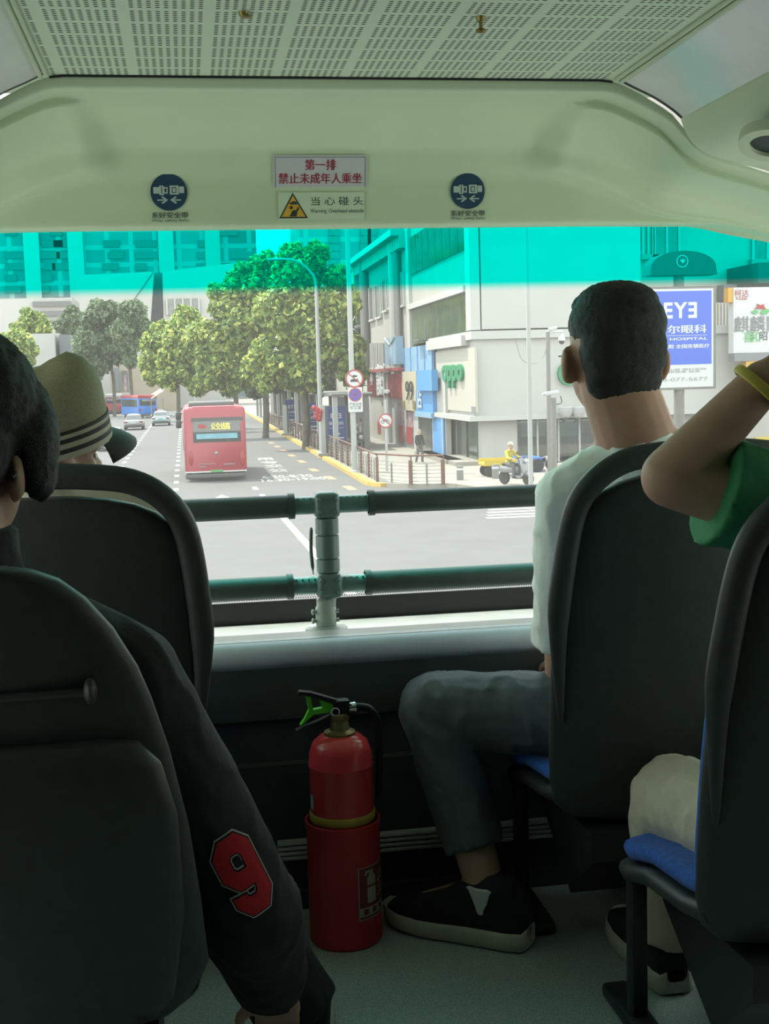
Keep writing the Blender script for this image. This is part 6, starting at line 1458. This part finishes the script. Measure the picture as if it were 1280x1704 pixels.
def tree(label, blobs, Y, tx, n, lsz, lm, ztr=None, grp=None, seed=1, fork=True, trunk_r=.22, dy=2.0):
    rnd = random.Random(seed); base = Vector((tx, Y, .13 if tx > 7 else 0)); t_ = thing('street_tree', label, 'tree', base, grp)
    C = []
    for (px, py, r) in blobs: p_ = at(px, py, Y); C.append((p_, r * Y / FPX))
    C0 = C; C = []
    for (p_, r) in C0:
        C.append((p_, r * .72))
        for _ in range(13):
            v = Vector((rnd.gauss(0, 1), -abs(rnd.gauss(0, 1)) if rnd.random() < .7 else rnd.gauss(0, 1), rnd.gauss(0, 1))).normalized(); C.append((p_ + Vector((v.x, v.y * dy * .5, v.z)) * r * .68, r * rnd.uniform(.26, .42)))
    tot = sum(r * r for _, r in C); bm = bmesh.new()
    for (p_, r) in C:
        for _ in range(int(2.1 * n * r * r / tot)):
            while True:
                v = Vector((rnd.uniform(-1, 1), rnd.uniform(-1, 1), rnd.uniform(-1, 1)))
                if .12 < v.length < 1: break
            v = v.normalized() * (v.length ** .45); w = noise.noise(p_ + v * 2.2) * .22
            c_ = p_ + Vector((v.x * r, v.y * r * dy * .6, v.z * r)) * (1 + w)
            nrm = (v + Vector((rnd.gauss(0, .6), rnd.gauss(0, .6), rnd.gauss(0, .5) + .35))).normalized(); a_ = nrm.orthogonal().normalized()
            a_ = Matrix.Rotation(rnd.uniform(0, 6.28), 3, nrm) @ a_; q_ = nrm.cross(a_); s_ = lsz * .78 * rnd.uniform(.5, 1.5)
            f_ = [c_ - a_ * s_ * .6, c_ + q_ * s_ * .42 - nrm * s_ * .1, c_ + a_ * s_ * .65, c_ - q_ * s_ * .42 - nrm * s_ * .1]
            bm.faces.new([bm.verts.new(x) for x in f_])
    me = bpy.data.meshes.new('foliage'); bm.to_mesh(me); bm.free(); link('foliage', me, lm, t_, False)
    top = max(C, key=lambda q: q[0].z)[0]; mid = sum((p_ for p_, _ in C), Vector()) / len(C); zf_ = ztr if ztr else min(p_.z - r * .6 for p_, r in C)
    b_ = MB(); b_.tube(spline([base, base.lerp(Vector((tx, Y, zf_)), .5) + Vector((.1, 0, 0)), Vector((tx + .05, Y, zf_)), (mid + Vector((tx, Y, zf_))) / 2, mid], 4), [trunk_r * 1.2] + [trunk_r] * 8 + [trunk_r * .7] * 4 + [trunk_r * .5] * 4, 9); b_.build('trunk', M_bark, t_)
    for k, (p_, r) in enumerate(C0[:5]):
        b_ = MB(); s0 = Vector((tx, Y, zf_ + .3 * k)); b_.tube(spline([s0, s0.lerp(p_, .5) + Vector((0, 0, -.2)), p_], 4), [trunk_r * .5] * 4 + [trunk_r * .3] * 4 + [trunk_r * .12], 6); b_.build('branch', M_bark, t_)
    return t_
G_ = 'street trees along the shelters'
tree('nearest large tree with yellow green leaves behind the tall curved street lamp', [(520, 560, 62), (560, 520, 48), (570, 590, 45), (490, 460, 44), (520, 430, 30), (480, 520, 58), (450, 590, 50), (560, 465, 30), (500, 620, 45), (590, 630, 28), (480, 425, 26), (440, 630, 28)], 72, at(507, 700, 72).x, 9500, .36, M_leaf, seed=3, grp=G_)
tree('second large tree, bright with yellow patches, just right of the red bus roof', [(400, 540, 60), (370, 590, 45), (430, 490, 48), (380, 500, 40), (400, 620, 42), (345, 560, 40), (430, 450, 36), (400, 460, 26), (350, 620, 30)], 88, at(441, 700, 88).x, 8500, .40, M_leaf, seed=5, grp=G_)
tree('third tree from the curved street lamp, rounded and lower over the shelters', [(320, 560, 48), (300, 600, 42), (340, 600, 45), (310, 530, 28), (330, 630, 30), (285, 625, 26)], 108, at(390, 690, 108).x, 6500, .45, M_leaf, seed=8, grp=G_)
tree('left end tree of the row above the distant thin lamp', [(265, 575, 32), (250, 600, 26), (285, 590, 32), (270, 555, 22), (275, 620, 24), (255, 625, 18)], 135, at(296, 680, 135).x, 4500, .5, M_leaf, seed=9, grp=G_)
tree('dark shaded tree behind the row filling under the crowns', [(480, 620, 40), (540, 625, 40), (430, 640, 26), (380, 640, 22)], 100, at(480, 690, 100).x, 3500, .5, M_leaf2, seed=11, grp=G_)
tree('tall grey green tree with a bare trunk before the white angular building, left one', [(165, 525, 30), (150, 570, 32), (185, 520, 26), (140, 600, 26), (175, 570, 30), (195, 590, 20), (160, 610, 24)], 165, at(188, 640, 165).x, 4200, .62, M_leaf2, ztr=at(188, 622, 165).z, seed=13)
tree('tall grey green tree with a forked trunk before the white angular building, right one', [(220, 530, 30), (205, 550, 26), (235, 545, 24), (215, 570, 22), (218, 600, 14)], 160, at(217, 640, 160).x, 3400, .62, M_leaf2, ztr=at(216, 605, 160).z, seed=15)
tree('pale rounded tree low at the far left behind the black hair', [(30, 575, 26), (10, 580, 26), (45, 590, 20)], 140, at(25, 640, 140).x, 2200, .55, M_leaf, seed=17)
tree('hazy pale tree between the glass tower and the white box', [(50, 535, 24), (70, 545, 20), (35, 550, 18)], 200, at(55, 620, 200).x, 1500, .8, M_leaf, seed=19)
tree('hazy pale tree left of the white angular building', [(118, 530, 20), (108, 545, 18), (130, 555, 18)], 190, at(120, 620, 190).x, 1500, .8, M_leaf2, seed=21)
